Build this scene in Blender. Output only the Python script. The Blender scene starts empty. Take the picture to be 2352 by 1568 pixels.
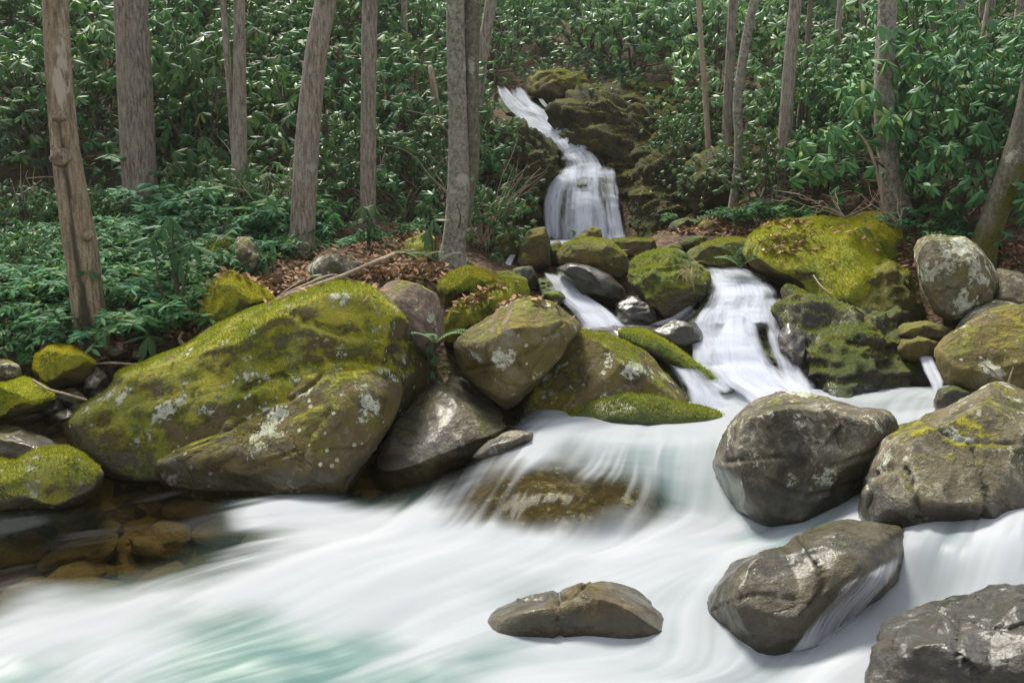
import bpy, bmesh, math, random
import numpy as np
from mathutils import Vector, Matrix
from math import radians, sin, cos, pi, atan2

random.seed(7)
rng = np.random.default_rng(7)
scene = bpy.context.scene
COL = scene.collection

# ------------------------------------------------------------------ camera geometry
F = 35.0 / 36.0 * 2352.0
CAMH = 2.0
PITCH = radians(8.0)
CP, SP = cos(PITCH), sin(PITCH)


def P(px, py, Y):
    """point at distance Y in front of the camera seen at photo position px, py"""
    u = (np.asarray(px, float) - 1176.0) / F
    w = (784.0 - np.asarray(py, float)) / F
    dy = CP + w * SP
    dz = -SP + w * CP
    s = Y / dy
    return np.stack(np.broadcast_arrays(u * s, Y + 0 * s, CAMH + dz * s), -1)


def proj(p):
    p = np.asarray(p, float)
    x, y, z = p[..., 0], p[..., 1], p[..., 2] - CAMH
    d = y * CP - z * SP
    v = y * SP + z * CP
    return 1176 + F * x / d, 784 - F * v / d


def on_plane(px, py, z=0.0):
    """point of the level z seen at px, py"""
    w = (784.0 - py) / F
    k = (-SP + w * CP) / (CP + w * SP)
    return P(px, py, (z - CAMH) / k)


# ------------------------------------------------------------------ noise
def _h(ix, iy, iz, seed):
    h = (ix.astype(np.uint32) * np.uint32(374761393) + iy.astype(np.uint32) * np.uint32(668265263)
         + iz.astype(np.uint32) * np.uint32(2147483647 & 1274126177) + np.uint32((seed * 144665 + 1013) & 0xffffffff))
    h = (h ^ (h >> np.uint32(13))) * np.uint32(1274126177)
    h = (h ^ (h >> np.uint32(16))) * np.uint32(2246822519)
    h = h ^ (h >> np.uint32(15))
    return (h & np.uint32(0xffffff)).astype(np.float64) / float(0xffffff)


def vnoise(p, seed=0):
    i = np.floor(p).astype(np.int64)
    f = p - i
    f = f * f * f * (f * (f * 6 - 15) + 10)
    x, y, z = i[:, 0], i[:, 1], i[:, 2]
    fx, fy, fz = f[:, 0], f[:, 1], f[:, 2]
    r = 0
    for dx in (0, 1):
        wx = fx if dx else 1 - fx
        for dy in (0, 1):
            wy = fy if dy else 1 - fy
            for dz in (0, 1):
                wz = fz if dz else 1 - fz
                r = r + wx * wy * wz * _h(x + dx, y + dy, z + dz, seed)
    return r * 2 - 1


def fbm(p, octv=4, seed=0, gain=0.5, ridge=False):
    p = np.asarray(p, float)
    a, s, t = 1.0, 0.0, 0.0
    for k in range(octv):
        n = vnoise(p * (2.03 ** k) + k * 17.3, seed + k)
        if ridge:
            n = 1 - 2 * np.abs(n)
        s = s + a * n
        t += a
        a *= gain
    return s / t


def sstep(a, b, x):
    t = np.clip((x - a) / (b - a), 0, 1)
    return t * t * (3 - 2 * t)


def spl(a, n):
    a = np.asarray(a, float); m = len(a)
    t = np.linspace(0, m - 1, n); i = np.clip(t.astype(int), 0, m - 2); f = (t - i)[:, None]
    p0 = a[np.clip(i - 1, 0, m - 1)]; p1 = a[i]; p2 = a[i + 1]; p3 = a[np.clip(i + 2, 0, m - 1)]
    return .5 * ((2 * p1) + (-p0 + p2) * f + (2 * p0 - 5 * p1 + 4 * p2 - p3) * f ** 2 + (-p0 + 3 * p1 - 3 * p2 + p3) * f ** 3)


# ------------------------------------------------------------------ mesh helpers
def mk_mesh(name, v, f, smooth=True, attrs=None, uv=None):
    v = np.asarray(v, np.float32)
    f = np.asarray(f, np.int32)
    me = bpy.data.meshes.new(name)
    me.vertices.add(len(v))
    me.vertices.foreach_set('co', v.ravel())
    n = f.shape[1]
    me.loops.add(f.size)
    me.loops.foreach_set('vertex_index', f.ravel())
    me.polygons.add(len(f))
    me.polygons.foreach_set('loop_start', np.arange(0, f.size, n, dtype=np.int32))
    me.polygons.foreach_set('loop_total', np.full(len(f), n, np.int32))
    me.polygons.foreach_set('use_smooth', np.full(len(f), smooth))
    me.update(calc_edges=True)
    for k, a in (attrs or {}).items():
        at = me.attributes.new(k, 'FLOAT', 'POINT')
        at.data.foreach_set('value', np.asarray(a, np.float32))
    if uv is not None:
        l = me.uv_layers.new(name='UVMap')
        l.data.foreach_set('uv', np.asarray(uv, np.float32)[f.ravel()].ravel())
    me.validate()
    return me


def link(name, me, mat=None, parent=None, loc=None):
    o = bpy.data.objects.new(name, me)
    COL.objects.link(o)
    if mat is not None and me is not None and not me.materials:
        me.materials.append(mat)
    if parent is not None:
        o.parent = parent
    if loc is not None:
        o.location = loc
    return o


def tag(o, label=None, cat=None, group=None, kind=None):
    if label: o['label'] = label
    if cat: o['category'] = cat
    if group: o['group'] = group
    if kind: o['kind'] = kind
    return o


def thing(name, label, cat, loc=(0, 0, 0), group=None):
    o = bpy.data.objects.new(name, None)
    o.empty_display_size = 0.2
    COL.objects.link(o)
    o.location = loc
    return tag(o, label, cat, group)


def copy_tree(o, label=None):
    c = o.copy(); COL.objects.link(c)
    for ch in o.children:
        d = ch.copy(); COL.objects.link(d); d.parent = c
        for g in ch.children:
            e = g.copy(); COL.objects.link(e); e.parent = d
    if label: c['label'] = label
    return c


def grid_faces(nr, nc):
    i = np.arange(nr - 1)[:, None] * nc + np.arange(nc - 1)[None, :]
    i = i.ravel()
    return np.stack([i, i + 1, i + nc + 1, i + nc], -1)


# ------------------------------------------------------------------ materials
class NT:
    def __init__(s, name):
        s.m = bpy.data.materials.new(name)
        s.m.use_nodes = True
        s.t = s.m.node_tree
        s.t.nodes.clear()
        s.out = s.t.nodes.new('ShaderNodeOutputMaterial')

    def n(s, typ, **kw):
        nd = s.t.nodes.new('ShaderNode' + typ)
        ins = kw.pop('ins', {})
        for k, v in kw.items():
            setattr(nd, k, v)
        for k, v in ins.items():
            sk = nd.inputs[k]
            if isinstance(v, bpy.types.NodeSocket):
                s.t.links.new(v, sk)
            else:
                sk.default_value = v
        return nd

    def math(s, op, a, b=0.0, c=None, clamp=False):
        nd = s.n('Math', operation=op, use_clamp=clamp)
        for i, v in enumerate((a, b) + ((c,) if c is not None else ())):
            if isinstance(v, bpy.types.NodeSocket): s.t.links.new(v, nd.inputs[i])
            else: nd.inputs[i].default_value = v
        return nd.outputs[0]

    def mix(s, f, a, b, mode='MIX'):
        nd = s.n('Mix', data_type='RGBA', blend_type=mode)
        for k, v in (('Factor', f), ('A', a), ('B', b)):
            sk = [q for q in nd.inputs if q.name == k and (q.type == 'RGBA' if k != 'Factor' else q.type == 'VALUE')][0]
            if isinstance(v, bpy.types.NodeSocket): s.t.links.new(v, sk)
            else: sk.default_value = v if k == 'Factor' else (*v, 1)
        return [q for q in nd.outputs if q.type == 'RGBA'][0]

    def step(s, x, lo, hi):
        nd = s.n('MapRange', interpolation_type='SMOOTHSTEP')
        for k, v in (('Value', x), ('From Min', lo), ('From Max', hi)):
            if isinstance(v, bpy.types.NodeSocket): s.t.links.new(v, nd.inputs[k])
            else: nd.inputs[k].default_value = v
        return nd.outputs[0]

    def noise(s, vec, scale, detail=6, rough=0.55, dist=0.0):
        return s.n('TexNoise', ins={'Vector': vec, 'Scale': scale, 'Detail': detail, 'Roughness': rough, 'Distortion': dist}).outputs['Fac']

    def done(s, sh):
        s.t.links.new(sh, s.out.inputs['Surface'])
        return s.m


def rock_mat(name, base, base2, moss=0.3, ma=(.285, .255, .014), mb=(.150, .165, .012), mdark=(.034, .056, .010),
             lichen=0.0, wet_z=-9.0, wetall=0.0, speck=0.5, nzw=0.75, algae=0.25, stripe=0.0):
    t = NT(name)
    tc = t.n('TexCoord')
    oi = t.n('ObjectInfo')
    off = t.math('MULTIPLY', oi.outputs['Random'], 50.0)
    v = t.n('VectorMath', operation='ADD', ins={0: tc.outputs['Object'], 1: off}).outputs[0]
    geo = t.n('NewGeometry')
    sep = t.n('SeparateXYZ', ins={0: geo.outputs['Normal']})
    psep = t.n('SeparateXYZ', ins={0: geo.outputs['Position']})
    n_big = t.noise(v, 1.7, 5, .6)
    n_mid = t.noise(v, 5.0, 8, .62, .4)
    n_fine = t.noise(v, 26.0, 6, .65)
    n_vf = t.noise(v, 90.0, 4, .7)
    # stone
    c = t.mix(t.step(n_mid, .36, .64), base, base2)
    c = t.mix(t.math('MULTIPLY', t.step(n_fine, .45, .75), .55), c, tuple(min(1, x * 1.75) for x in base2))
    c = t.mix(t.math('MULTIPLY', t.step(n_vf, .52, .70), .6 * speck), c, tuple(x * .33 for x in base))
    if stripe:
        wv = t.n('TexWave', wave_type='BANDS', bands_direction='DIAGONAL', ins={'Vector': v, 'Scale': 2.2, 'Distortion': 9.0, 'Detail': 4.0, 'Detail Scale': 1.4}).outputs['Fac']
        c = t.mix(t.math('MULTIPLY', t.step(wv, .6, .9), stripe), c, tuple(x * .38 for x in base))
    cr = t.math('MULTIPLY', t.step(t.math('ADD', n_fine, t.math('MULTIPLY', t.math('SUBTRACT', n_mid, .5), .9)), .52, .64), t.step(t.math('ADD', n_vf, t.math('MULTIPLY', sep.outputs['Z'], .34)), .56, .72))  # pale lichen crust; its upward weighting paints lit tops into the colour
    c = t.mix(t.math('MULTIPLY', cr, .8 * speck), c, (.36, .33, .265))
    # brown-green algae film in broad patches
    alg = t.math('MULTIPLY', t.step(t.noise(v, 2.6, 9, .68, .5), .36, .58), algae)
    c = t.mix(alg, c, t.mix(n_fine, (.070, .062, .010), (.150, .108, .020)))
    # dark stains
    st = t.math('MULTIPLY', t.step(t.noise(v, 3.0, 10, .7, 1.0), .50, .64), .75)
    c = t.mix(st, c, tuple(x * .30 for x in base))
    # hairline cracks, only here and there
    vw = t.n('VectorMath', operation='ADD', ins={0: v, 1: t.n('VectorMath', operation='SCALE', ins={0: t.n('TexNoise', ins={'Vector': v, 'Scale': 2.2, 'Detail': 5.0}).outputs['Color'], 'Scale': .55}).outputs[0]}).outputs[0]
    ck = t.n('TexVoronoi', feature='DISTANCE_TO_EDGE', ins={'Vector': t.n('Mapping', ins={'Vector': vw, 'Rotation': (0, .5, .3), 'Scale': (.8, .8, 1.7)}).outputs[0], 'Scale': 1.5}).outputs['Distance']
    ck = t.math('MULTIPLY', t.step(ck, .012, .002), t.step(t.noise(v, 1.9, 4, .6), .52, .60))
    c = t.mix(t.math('MULTIPLY', ck, .35), c, tuple(x * .12 for x in base))
    # lichen
    lm = None
    if lichen > 0:
        la = t.noise(v, 4.2, 3, .5, .3)
        lb = t.noise(v, 30.0, 8, .75, .2)
        lx = t.math('ADD', la, t.math('MULTIPLY', t.math('SUBTRACT', lb, .5), .6))
        th = .74 - .20 * lichen
        lm = t.step(lx, th, th + .025)
        vo = t.n('TexVoronoi', ins={'Vector': v, 'Scale': 9.0}).outputs['Distance']
        sp = t.step(t.math('ADD', vo, t.math('MULTIPLY', t.math('SUBTRACT', lb, .5), .25)), .10 + .09 * lichen, .07 + .09 * lichen)
        sp = t.math('MULTIPLY', sp, t.step(n_big, .44, .56))
        lm = t.math('MAXIMUM', lm, sp)
        lc = t.mix(t.step(n_fine, .35, .7), (.33, .35, .26), (.56, .56, .47))
        c = t.mix(t.math('MULTIPLY', lm, t.math('ADD', .45, t.math('MULTIPLY', n_fine, .7))), c, lc)
    # moss on what faces up
    m = t.math('ADD', t.math('MULTIPLY', sep.outputs['Z'], nzw), t.math('MULTIPLY', t.math('SUBTRACT', n_big, .5), .9))
    m = t.math('ADD', m, t.math('MULTIPLY', t.math('SUBTRACT', n_mid, .5), 1.0))
    m = t.math('ADD', m, t.math('MULTIPLY', t.math('SUBTRACT', n_fine, .5), .5))
    mm = t.step(m, 0.95 - moss * 1.3, 1.20 - moss * 1.3)
    if lm is not None:
        mm = t.math('MULTIPLY', mm, t.math('SUBTRACT', 1.0, t.math('MULTIPLY', lm, .85)))
    mc = t.mix(t.step(t.noise(v, 3.1, 6, .6), .38, .62), ma, mb)
    mc = t.mix(t.math('MULTIPLY', t.step(t.noise(v, 7.0, 7, .7, .5), .50, .66), .8), mc, mdark)
    mc = t.mix(t.math('MULTIPLY', t.step(n_vf, .50, .68), .6), mc, mdark)
    mc = t.mix(t.math('MULTIPLY', t.step(n_fine, .56, .70), .5), mc, tuple(x * 1.5 for x in ma))
    c = t.mix(mm, c, mc)
    # wet foot
    wz = t.math('ADD', psep.outputs['Z'], t.math('MULTIPLY', t.math('SUBTRACT', n_mid, .5), .22))
    wet = t.math('MAXIMUM', t.step(wz, wet_z + .05, wet_z - .04), t.math('MULTIPLY', t.step(n_big, .62, .40), wetall))
    if wetall >= 1: wet = t.math('MAXIMUM', wet, .8)
    wk = t.math('MULTIPLY', wet, t.math('SUBTRACT', 1.0, t.math('MULTIPLY', mm, .6)))
    c = t.mix(t.math('MULTIPLY', wk, .62), c, (.012, .011, .009))
    ro = t.n('Mix', data_type='FLOAT', ins={'Factor': wk, 'A': .85, 'B': .45}).outputs[0]
    # relief
    h = t.math('ADD', t.math('MULTIPLY', n_fine, .35), t.math('MULTIPLY', n_mid, .8))
    h = t.math('ADD', h, t.math('MULTIPLY', n_vf, t.math('ADD', .20, t.math('MULTIPLY', mm, .35))))
    h = t.math('ADD', h, t.math('MULTIPLY', mm, t.math('ADD', .30, t.math('MULTIPLY', t.noise(v, 13.0, 4, .6), .9))))
    h = t.math('SUBTRACT', h, t.math('MULTIPLY', ck, .25))
    bp = t.n('Bump', ins={'Height': h, 'Strength': .85, 'Distance': .05})
    b = t.n('BsdfPrincipled', ins={'Base Color': c, 'Roughness': ro, 'Normal': bp.outputs[0], 'Specular IOR Level': .30})
    bc = t.n('Bump', ins={'Height': t.math('ADD', t.noise(v, 9.0, 4, .6), t.math('MULTIPLY', n_fine, .5)), 'Strength': .7, 'Distance': .018})
    t.t.links.new(wk, b.inputs['Coat Weight']); b.inputs['Coat Roughness'].default_value = .16; b.inputs['Coat IOR'].default_value = 1.30; t.t.links.new(bc.outputs[0], b.inputs['Coat Normal'])
    return t.done(b.outputs[0])


GREY, GREY2 = (.092, .076, .050), (.165, .145, .105)
BROWN, BROWN2 = (.075, .056, .034), (.120, .090, .056)
TAN, TAN2 = (.17, .122, .052), (.24, .195, .11)
DARK, DARK2 = (.040, .036, .030), (.075, .068, .055)
M = {}
M['moss'] = rock_mat('mossy_stone', BROWN, GREY, .62, lichen=.62, wet_z=.16, algae=.75)
M['mosslow'] = rock_mat('algae_stone', BROWN, GREY, .34, lichen=.60, wet_z=.16, algae=.85)
M['mossfull'] = rock_mat('thick_moss_stone', BROWN, GREY, .92, lichen=.0, algae=.8)
M['mossgold'] = rock_mat('golden_moss_stone', BROWN, GREY, 1.0, ma=(.285, .270, .018), mb=(.15, .18, .016), lichen=.0, algae=.8)
M['mossgreen'] = rock_mat('wet_green_moss_stone', DARK2, GREY, .80, ma=(.120, .140, .012), mb=(.048, .085, .010), wet_z=.45, lichen=.0)
M['mossmid'] = rock_mat('dull_moss_stone', BROWN, BROWN2, .62, ma=(.150, .130, .018), mb=(.085, .085, .014), lichen=.10, algae=.8)
M['tan'] = rock_mat('ochre_stone', TAN, GREY2, .34, ma=(.20, .15, .016), lichen=.50, wet_z=.15, algae=.85)
M['pink'] = rock_mat('rosy_stone', (.150, .100, .080), (.23, .17, .14), .34, lichen=.40, algae=.2)
M['grey'] = rock_mat('speckled_grey_stone', (.056, .049, .038), (.130, .118, .094), .14, lichen=.42, wet_z=.34, algae=.28, speck=1.0)
M['greymoss'] = rock_mat('grey_mossy_stone', GREY, GREY2, .28, mb=(.07, .06, .014), lichen=.45, wet_z=.48, algae=.28, speck=1.0)
M['lich'] = rock_mat('lichen_spotted_stone', (.10, .095, .06), GREY2, .22, ma=(.13, .13, .04), lichen=.95, algae=.6)
M['wet'] = rock_mat('wet_dark_stone', (.026, .024, .020), (.055, .050, .042), .10, speck=.15, ma=(.06, .065, .010), mb=(.04, .05, .010), wet_z=5, lichen=.0, algae=.3)
M['wetbrown'] = rock_mat('wet_brown_stone', (.036, .028, .017), (.085, .064, .038), .16, speck=.35, ma=(.07, .075, .010), wet_z=.12, wetall=1.0, algae=.6)
M['brownwet'] = rock_mat('smooth_wet_brown_stone', (.050, .035, .018), (.090, .064, .034), .12, ma=(.09, .07, .012), wet_z=.10, wetall=.7, algae=.6, speck=.4)
M['craggy'] = rock_mat('dripping_ledge_stone', (.022, .020, .016), DARK, .48, ma=(.085, .095, .010), mb=(.035, .055, .008), wet_z=.5, wetall=.45, lichen=.0, algae=.3)
M['cliff'] = rock_mat('cliff_stone', (.016, .014, .010), (.040, .034, .020), .66, ma=(.042, .037, .006), mb=(.016, .019, .005), lichen=.12, algae=.25, nzw=.5)
M['darkcliff'] = rock_mat('shaded_cliff_stone', (.020, .019, .016), DARK, .22, ma=(.05, .055, .010), mb=(.03, .04, .008), lichen=.25, algae=.4)
M['slab'] = rock_mat('sloping_slab_stone', DARK2, GREY2, .20, ma=(.08, .10, .010), mb=(.04, .06, .008), wet_z=.15, wetall=.8, lichen=.2, algae=.5, stripe=.8)
M['dome'] = rock_mat('waterworn_stone', (.055, .045, .030), (.16, .12, .07), .0, lichen=.55, algae=.4)
M['bed'] = rock_mat('streambed_stone', (.30, .21, .09), TAN, .0, lichen=0, algae=.3)


def leaf_mat(name, ca, cb, cc, rough=.35, trans=.25, spec=.5):
    t = NT(name)
    geo = t.n('NewGeometry')
    r = geo.outputs['Random Per Island']
    oi = t.n('ObjectInfo')
    c = t.mix(t.step(r, .1, .9), ca, cb)
    c = t.mix(t.math('MULTIPLY', t.step(r, .90, .97), .8), c, cc)
    hs = t.n('HueSaturation', ins={'Color': c, 'Value': t.math('ADD', .70, t.math('MULTIPLY', oi.outputs['Random'], .75)),
                                   'Hue': t.math('ADD', .462, t.math('MULTIPLY', t.math('FRACT', t.math('MULTIPLY', oi.outputs['Random'], 7.31)), .050))})
    c = hs.outputs[0]
    c = t.mix(t.math('MULTIPLY', geo.outputs['Backfacing'], .45), c, tuple(min(1, x * 1.5 + .02) for x in ca))
    ro = t.math('ADD', rough - .06, t.math('MULTIPLY', r, .16))
    b = t.n('BsdfPrincipled', ins={'Base Color': c, 'Roughness': ro, 'Specular IOR Level': spec})
    tr = t.n('BsdfTranslucent', ins={'Color': t.mix(.5, c, (.10, .22, .02))})
    mx = t.n('MixShader', ins={0: trans, 1: b.outputs[0], 2: tr.outputs[0]})
    return t.done(mx.outputs[0])


M['rhodo'] = leaf_mat('rhododendron_leaf', (.026, .085, .028), (.056, .145, .050), (.15, .20, .04), .50, .18, .26)
M['rhodo_hi'] = leaf_mat('sun_painted_hill_leaf', (.050, .130, .060), (.120, .230, .105), (.16, .22, .05), .44, .40, .50)  # lighter copy of the rhododendron leaf, sunlight painted into its colour
M['hobble'] = leaf_mat('dog_hobble_leaf', (.022, .090, .038), (.050, .145, .060), (.14, .20, .04), .60, .24, .12)
M['tuft'] = leaf_mat('moss_tuft', (.185, .195, .014), (.400, .340, .018), (.070, .105, .012), .9, .3, .05)
M['tuft_gold'] = leaf_mat('golden_moss_tuft', (.290, .290, .016), (.530, .450, .024), (.11, .15, .014), .9, .3, .05)
M['fern'] = leaf_mat('fern_leaf', (.03, .10, .03), (.05, .13, .04), (.07, .15, .03), .5, .2, .3)
M['litter'] = leaf_mat('dead_leaf', (.17, .085, .045), (.29, .17, .10), (.42, .30, .20), .8, .05, .2)
M['straw'] = leaf_mat('dead_grass', (.36, .28, .15), (.45, .36, .2), (.5, .42, .25), .8, .1, .2)


def bark_mat(name, a, b, c, moss=.2, lich=.2, vs=.12, sc=26.0, bump=.02, peel=None, moss_z=1.2):
    t = NT(name)
    uv = t.n('UVMap').outputs[0]      # u around (metres), v along (metres)
    mp = t.n('Mapping', ins={'Vector': uv, 'Scale': (1, vs, 1)}).outputs[0]
    tc = t.n('TexCoord')
    ob = tc.outputs['Object']
    mo = t.n('Mapping', ins={'Vector': ob, 'Scale': (1, 1, vs * 1.7)}).outputs[0]
    furrow = t.noise(mo, sc * 1.5, 8, .7, .35)
    big = t.noise(ob, 2.4, 6, .6)
    fine = t.noise(ob, 60, 5, .7)
    col = t.mix(t.step(furrow, .36, .62), a, b)
    col = t.mix(t.math('MULTIPLY', t.step(big, .45, .68), .6), col, c)
    col = t.mix(t.math('MULTIPLY', t.step(fine, .50, .70), .6), col, tuple(x * .4 for x in a))
    ln = t.math('ADD', t.noise(ob, 6, 3, .5), t.math('MULTIPLY', t.math('SUBTRACT', fine, .5), .5))
    col = t.mix(t.math('MULTIPLY', t.step(ln, .70 - .12 * lich, .75 - .12 * lich), .75), col, (.33, .34, .27))
    if peel:
        pn = t.noise(mo, 5.0, 5, .6, .5)
        col = t.mix(t.step(pn, .56, .60), col, peel)
        at = t.n('Attribute', attribute_name='rot').outputs['Fac']
        col = t.mix(t.math('MULTIPLY', at, .9), col, t.mix(fine, (.012, .010, .009), (.060, .048, .038)))
    at = t.n('Attribute', attribute_name='low').outputs['Fac']
    geo = t.n('NewGeometry')
    mx = t.n('SeparateXYZ', ins={0: geo.outputs['Normal']}).outputs['X']
    mv = t.math('ADD', t.math('MULTIPLY', at, 1.0), t.math('MULTIPLY', mx, .22))
    mv = t.math('ADD', mv, t.math('MULTIPLY', t.math('SUBTRACT', t.noise(ob, 4, 6, .65), .5), 1.0))
    mm = t.step(mv, .80 - moss, 1.0 - moss)
    mcol = t.mix(t.step(fine, .4, .65), (.085, .078, .012), (.030, .036, .008))
    col = t.mix(mm, col, mcol)
    h = t.math('ADD', t.math('MULTIPLY', furrow, 1.0), t.math('MULTIPLY', fine, .25))
    bp = t.n('Bump', ins={'Height': h, 'Strength': .9, 'Distance': bump})
    bs = t.n('BsdfPrincipled', ins={'Base Color': col, 'Roughness': .85, 'Normal': bp.outputs[0], 'Specular IOR Level': .25})
    return t.done(bs.outputs[0])


M['bark'] = bark_mat('furrowed_bark', (.10, .080, .062), (.29, .245, .195), (.22, .19, .15), .12, .3, .12, 26, .035)
M['bark_tan'] = bark_mat('tan_bark', (.115, .092, .070), (.33, .28, .225), (.24, .215, .18), .14, .4, .10, 30, .03)
M['bark_grey'] = bark_mat('grey_lichen_bark', (.10, .088, .068), (.28, .255, .205), (.15, .145, .12), .22, .8, .45, 18)
M['bark_dead'] = bark_mat('peeling_dead_bark', (.13, .095, .060), (.36, .28, .19), (.25, .20, .14), .14, .1, .10, 20, .04, peel=(.42, .36, .29))
M['bark_moss'] = bark_mat('mossy_bark', (.075, .065, .045), (.16, .145, .11), (.10, .10, .05), .50, .7, .4, 20)
M['twig'] = bark_mat('twig_bark', (.12, .095, .07), (.22, .18, .14), (.16, .14, .11), .0, .0)
M['palewood'] = bark_mat('bleached_wood', (.22, .165, .11), (.38, .30, .22), (.30, .25, .19), .0, .2)
M['stem'] = bark_mat('shrub_stem', (.055, .042, .032), (.10, .08, .06), (.08, .07, .05), .05, .1)


def ground_mat():
    t = NT('forest_floor')
    tc = t.n('TexCoord'); v = tc.outputs['Object']
    geo = t.n('NewGeometry')
    n1 = t.noise(v, 1.2, 6, .6); n2 = t.noise(v, 14, 8, .7, .5); n3 = t.noise(v, 45, 6, .7)
    vo = t.n('TexVoronoi', ins={'Vector': v, 'Scale': 22.0, 'Randomness': 1.0})
    lc = t.mix(t.n('SeparateColor', ins={0: vo.outputs['Color']}).outputs[0], (.085, .045, .025), (.19, .115, .070))
    c = t.mix(t.step(n2, .40, .60), (.030, .022, .014), lc)
    c = t.mix(t.math('MULTIPLY', t.step(n1, .56, .68), .8), c, t.mix(t.step(n3, .4, .65), (.070, .075, .012), (.03, .04, .008)))
    c = t.mix(t.math('MULTIPLY', t.step(n3, .55, .75), .7), c, (.02, .016, .012))
    z = t.n('SeparateXYZ', ins={0: geo.outputs['Position']}).outputs['Z']
    bedc = t.mix(t.n('SeparateColor', ins={0: t.n('TexVoronoi', ins={'Vector': v, 'Scale': 9.0}).outputs['Color']}).outputs[0], (.030, .024, .012), (.22, .15, .06))
    c = t.mix(t.step(z, .35, .10), c, bedc)
    h = t.math('ADD', n2, t.math('MULTIPLY', vo.outputs['Distance'], .6))
    bp = t.n('Bump', ins={'Height': h, 'Strength': .8, 'Distance': .06})
    return t.done(t.n('BsdfPrincipled', ins={'Base Color': c, 'Roughness': .9, 'Normal': bp.outputs[0], 'Specular IOR Level': .2}).outputs[0])


M['ground'] = ground_mat()


def foam_shader(t, tint=(.61, .64, .68)):
    d = t.n('BsdfDiffuse', ins={'Color': (*tint, 1), 'Roughness': .5})
    tr = t.n('BsdfTranslucent', ins={'Color': (*tint, 1)})
    return t.n('MixShader', ins={0: .46, 1: d.outputs[0], 2: tr.outputs[0]}).outputs[0]


def stream_mat():
    t = NT('rushing_water')
    foam = t.n('Attribute', attribute_name='foam').outputs['Fac']
    teal = t.n('Attribute', attribute_name='teal').outputs['Fac']
    rip = t.n('Attribute', attribute_name='ripple').outputs['Fac']
    bp = t.n('Bump', ins={'Height': rip, 'Strength': .06, 'Distance': .04})
    tr = t.n('BsdfTransparent', ins={'Color': (.50, .48, .36, 1)})
    gl = t.n('BsdfGlossy', ins={'Color': (.8, .82, .85, 1), 'Roughness': .14, 'Normal': bp.outputs[0]})
    fr = t.n('Fresnel', ins={'IOR': 1.33, 'Normal': bp.outputs[0]})
    clear = t.n('MixShader', ins={0: t.math('MULTIPLY', fr.outputs[0], .05), 1: tr.outputs[0], 2: gl.outputs[0]})
    td = t.n('BsdfPrincipled', ins={'Base Color': (.030, .098, .092, 1), 'Roughness': .4, 'Normal': bp.outputs[0]})
    body = t.n('MixShader', ins={0: teal, 1: clear.outputs[0], 2: td.outputs[0]})
    fm = t.n('MixShader', ins={0: foam, 1: body.outputs[0], 2: foam_shader(t)})
    return t.done(fm.outputs[0])


def veil_mat(name, dens=1.0, us=30.0, vs=1.2, lo=.16, hi=.62):
    t = NT(name)
    uv = t.n('UVMap').outputs[0]
    oi = t.n('ObjectInfo')
    off = t.math('MULTIPLY', oi.outputs['Random'], 31.0)
    vv = t.n('VectorMath', operation='ADD', ins={0: uv, 1: off}).outputs[0]
    m1 = t.n('Mapping', ins={'Vector': vv, 'Scale': (us, vs, 1)}).outputs[0]
    m2 = t.n('Mapping', ins={'Vector': vv, 'Scale': (us * .25, vs * .9, 1)}).outputs[0]
    m3 = t.n('Mapping', ins={'Vector': vv, 'Scale': (us * .085, vs * .7, 1)}).outputs[0]
    a = t.noise(m1, 1.0, 3, .5)
    b = t.noise(m2, 1.0, 3, .5, .2)
    c = t.noise(m3, 1.0, 3, .5, .2)
    s = t.math('ADD', t.math('MULTIPLY', a, .28), t.math('ADD', t.math('MULTIPLY', b, .34), t.math('MULTIPLY', c, .38)))
    ed = t.n('Attribute', attribute_name='edge').outputs['Fac']
    x = t.math('ADD', s, t.math('MULTIPLY', t.math('SUBTRACT', ed, 1.0), .40))
    al = t.math('MULTIPLY', t.step(x, lo, hi), dens, clamp=True)
    tr = t.n('BsdfTransparent')
    mx = t.n('MixShader', ins={0: al, 1: tr.outputs[0], 2: foam_shader(t, (.72, .745, .82))})
    return t.done(mx.outputs[0])


M['stream'] = stream_mat()
M['veil'] = veil_mat('falling_water', 1.0)
M['veil_thin'] = veil_mat('thin_falling_water', .8, 26, 1.0, .36, .68)
M['veil_film'] = veil_mat('water_film', .8, 40, 1.8, .28, .66)

# ------------------------------------------------------------------ thin plate spline
class TPS:
    def __init__(s, xy, val, lam=1e-3):
        s.c = np.asarray(xy, float); n = len(s.c)
        K = s.U(s.c)
        A = np.zeros((n + 3, n + 3)); A[:n, :n] = K + lam * np.eye(n)
        A[:n, n] = 1; A[:n, n + 1:] = s.c; A[n, :n] = 1; A[n + 1:, :n] = s.c.T
        b = np.zeros(n + 3); b[:n] = val
        s.w = np.linalg.solve(A, b)

    def U(s, q):
        r2 = ((q[:, None, :] - s.c[None]) ** 2).sum(-1)
        return np.where(r2 > 1e-12, .5 * r2 * np.log(r2 + 1e-12), 0)

    def __call__(s, q):
        q = np.asarray(q, float); out = np.empty(len(q))
        n = len(s.c)
        for i in range(0, len(q), 20000):
            b = q[i:i + 20000]
            out[i:i + 20000] = s.U(b) @ s.w[:n] + s.w[n] + b @ s.w[n + 1:]
        return out


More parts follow.
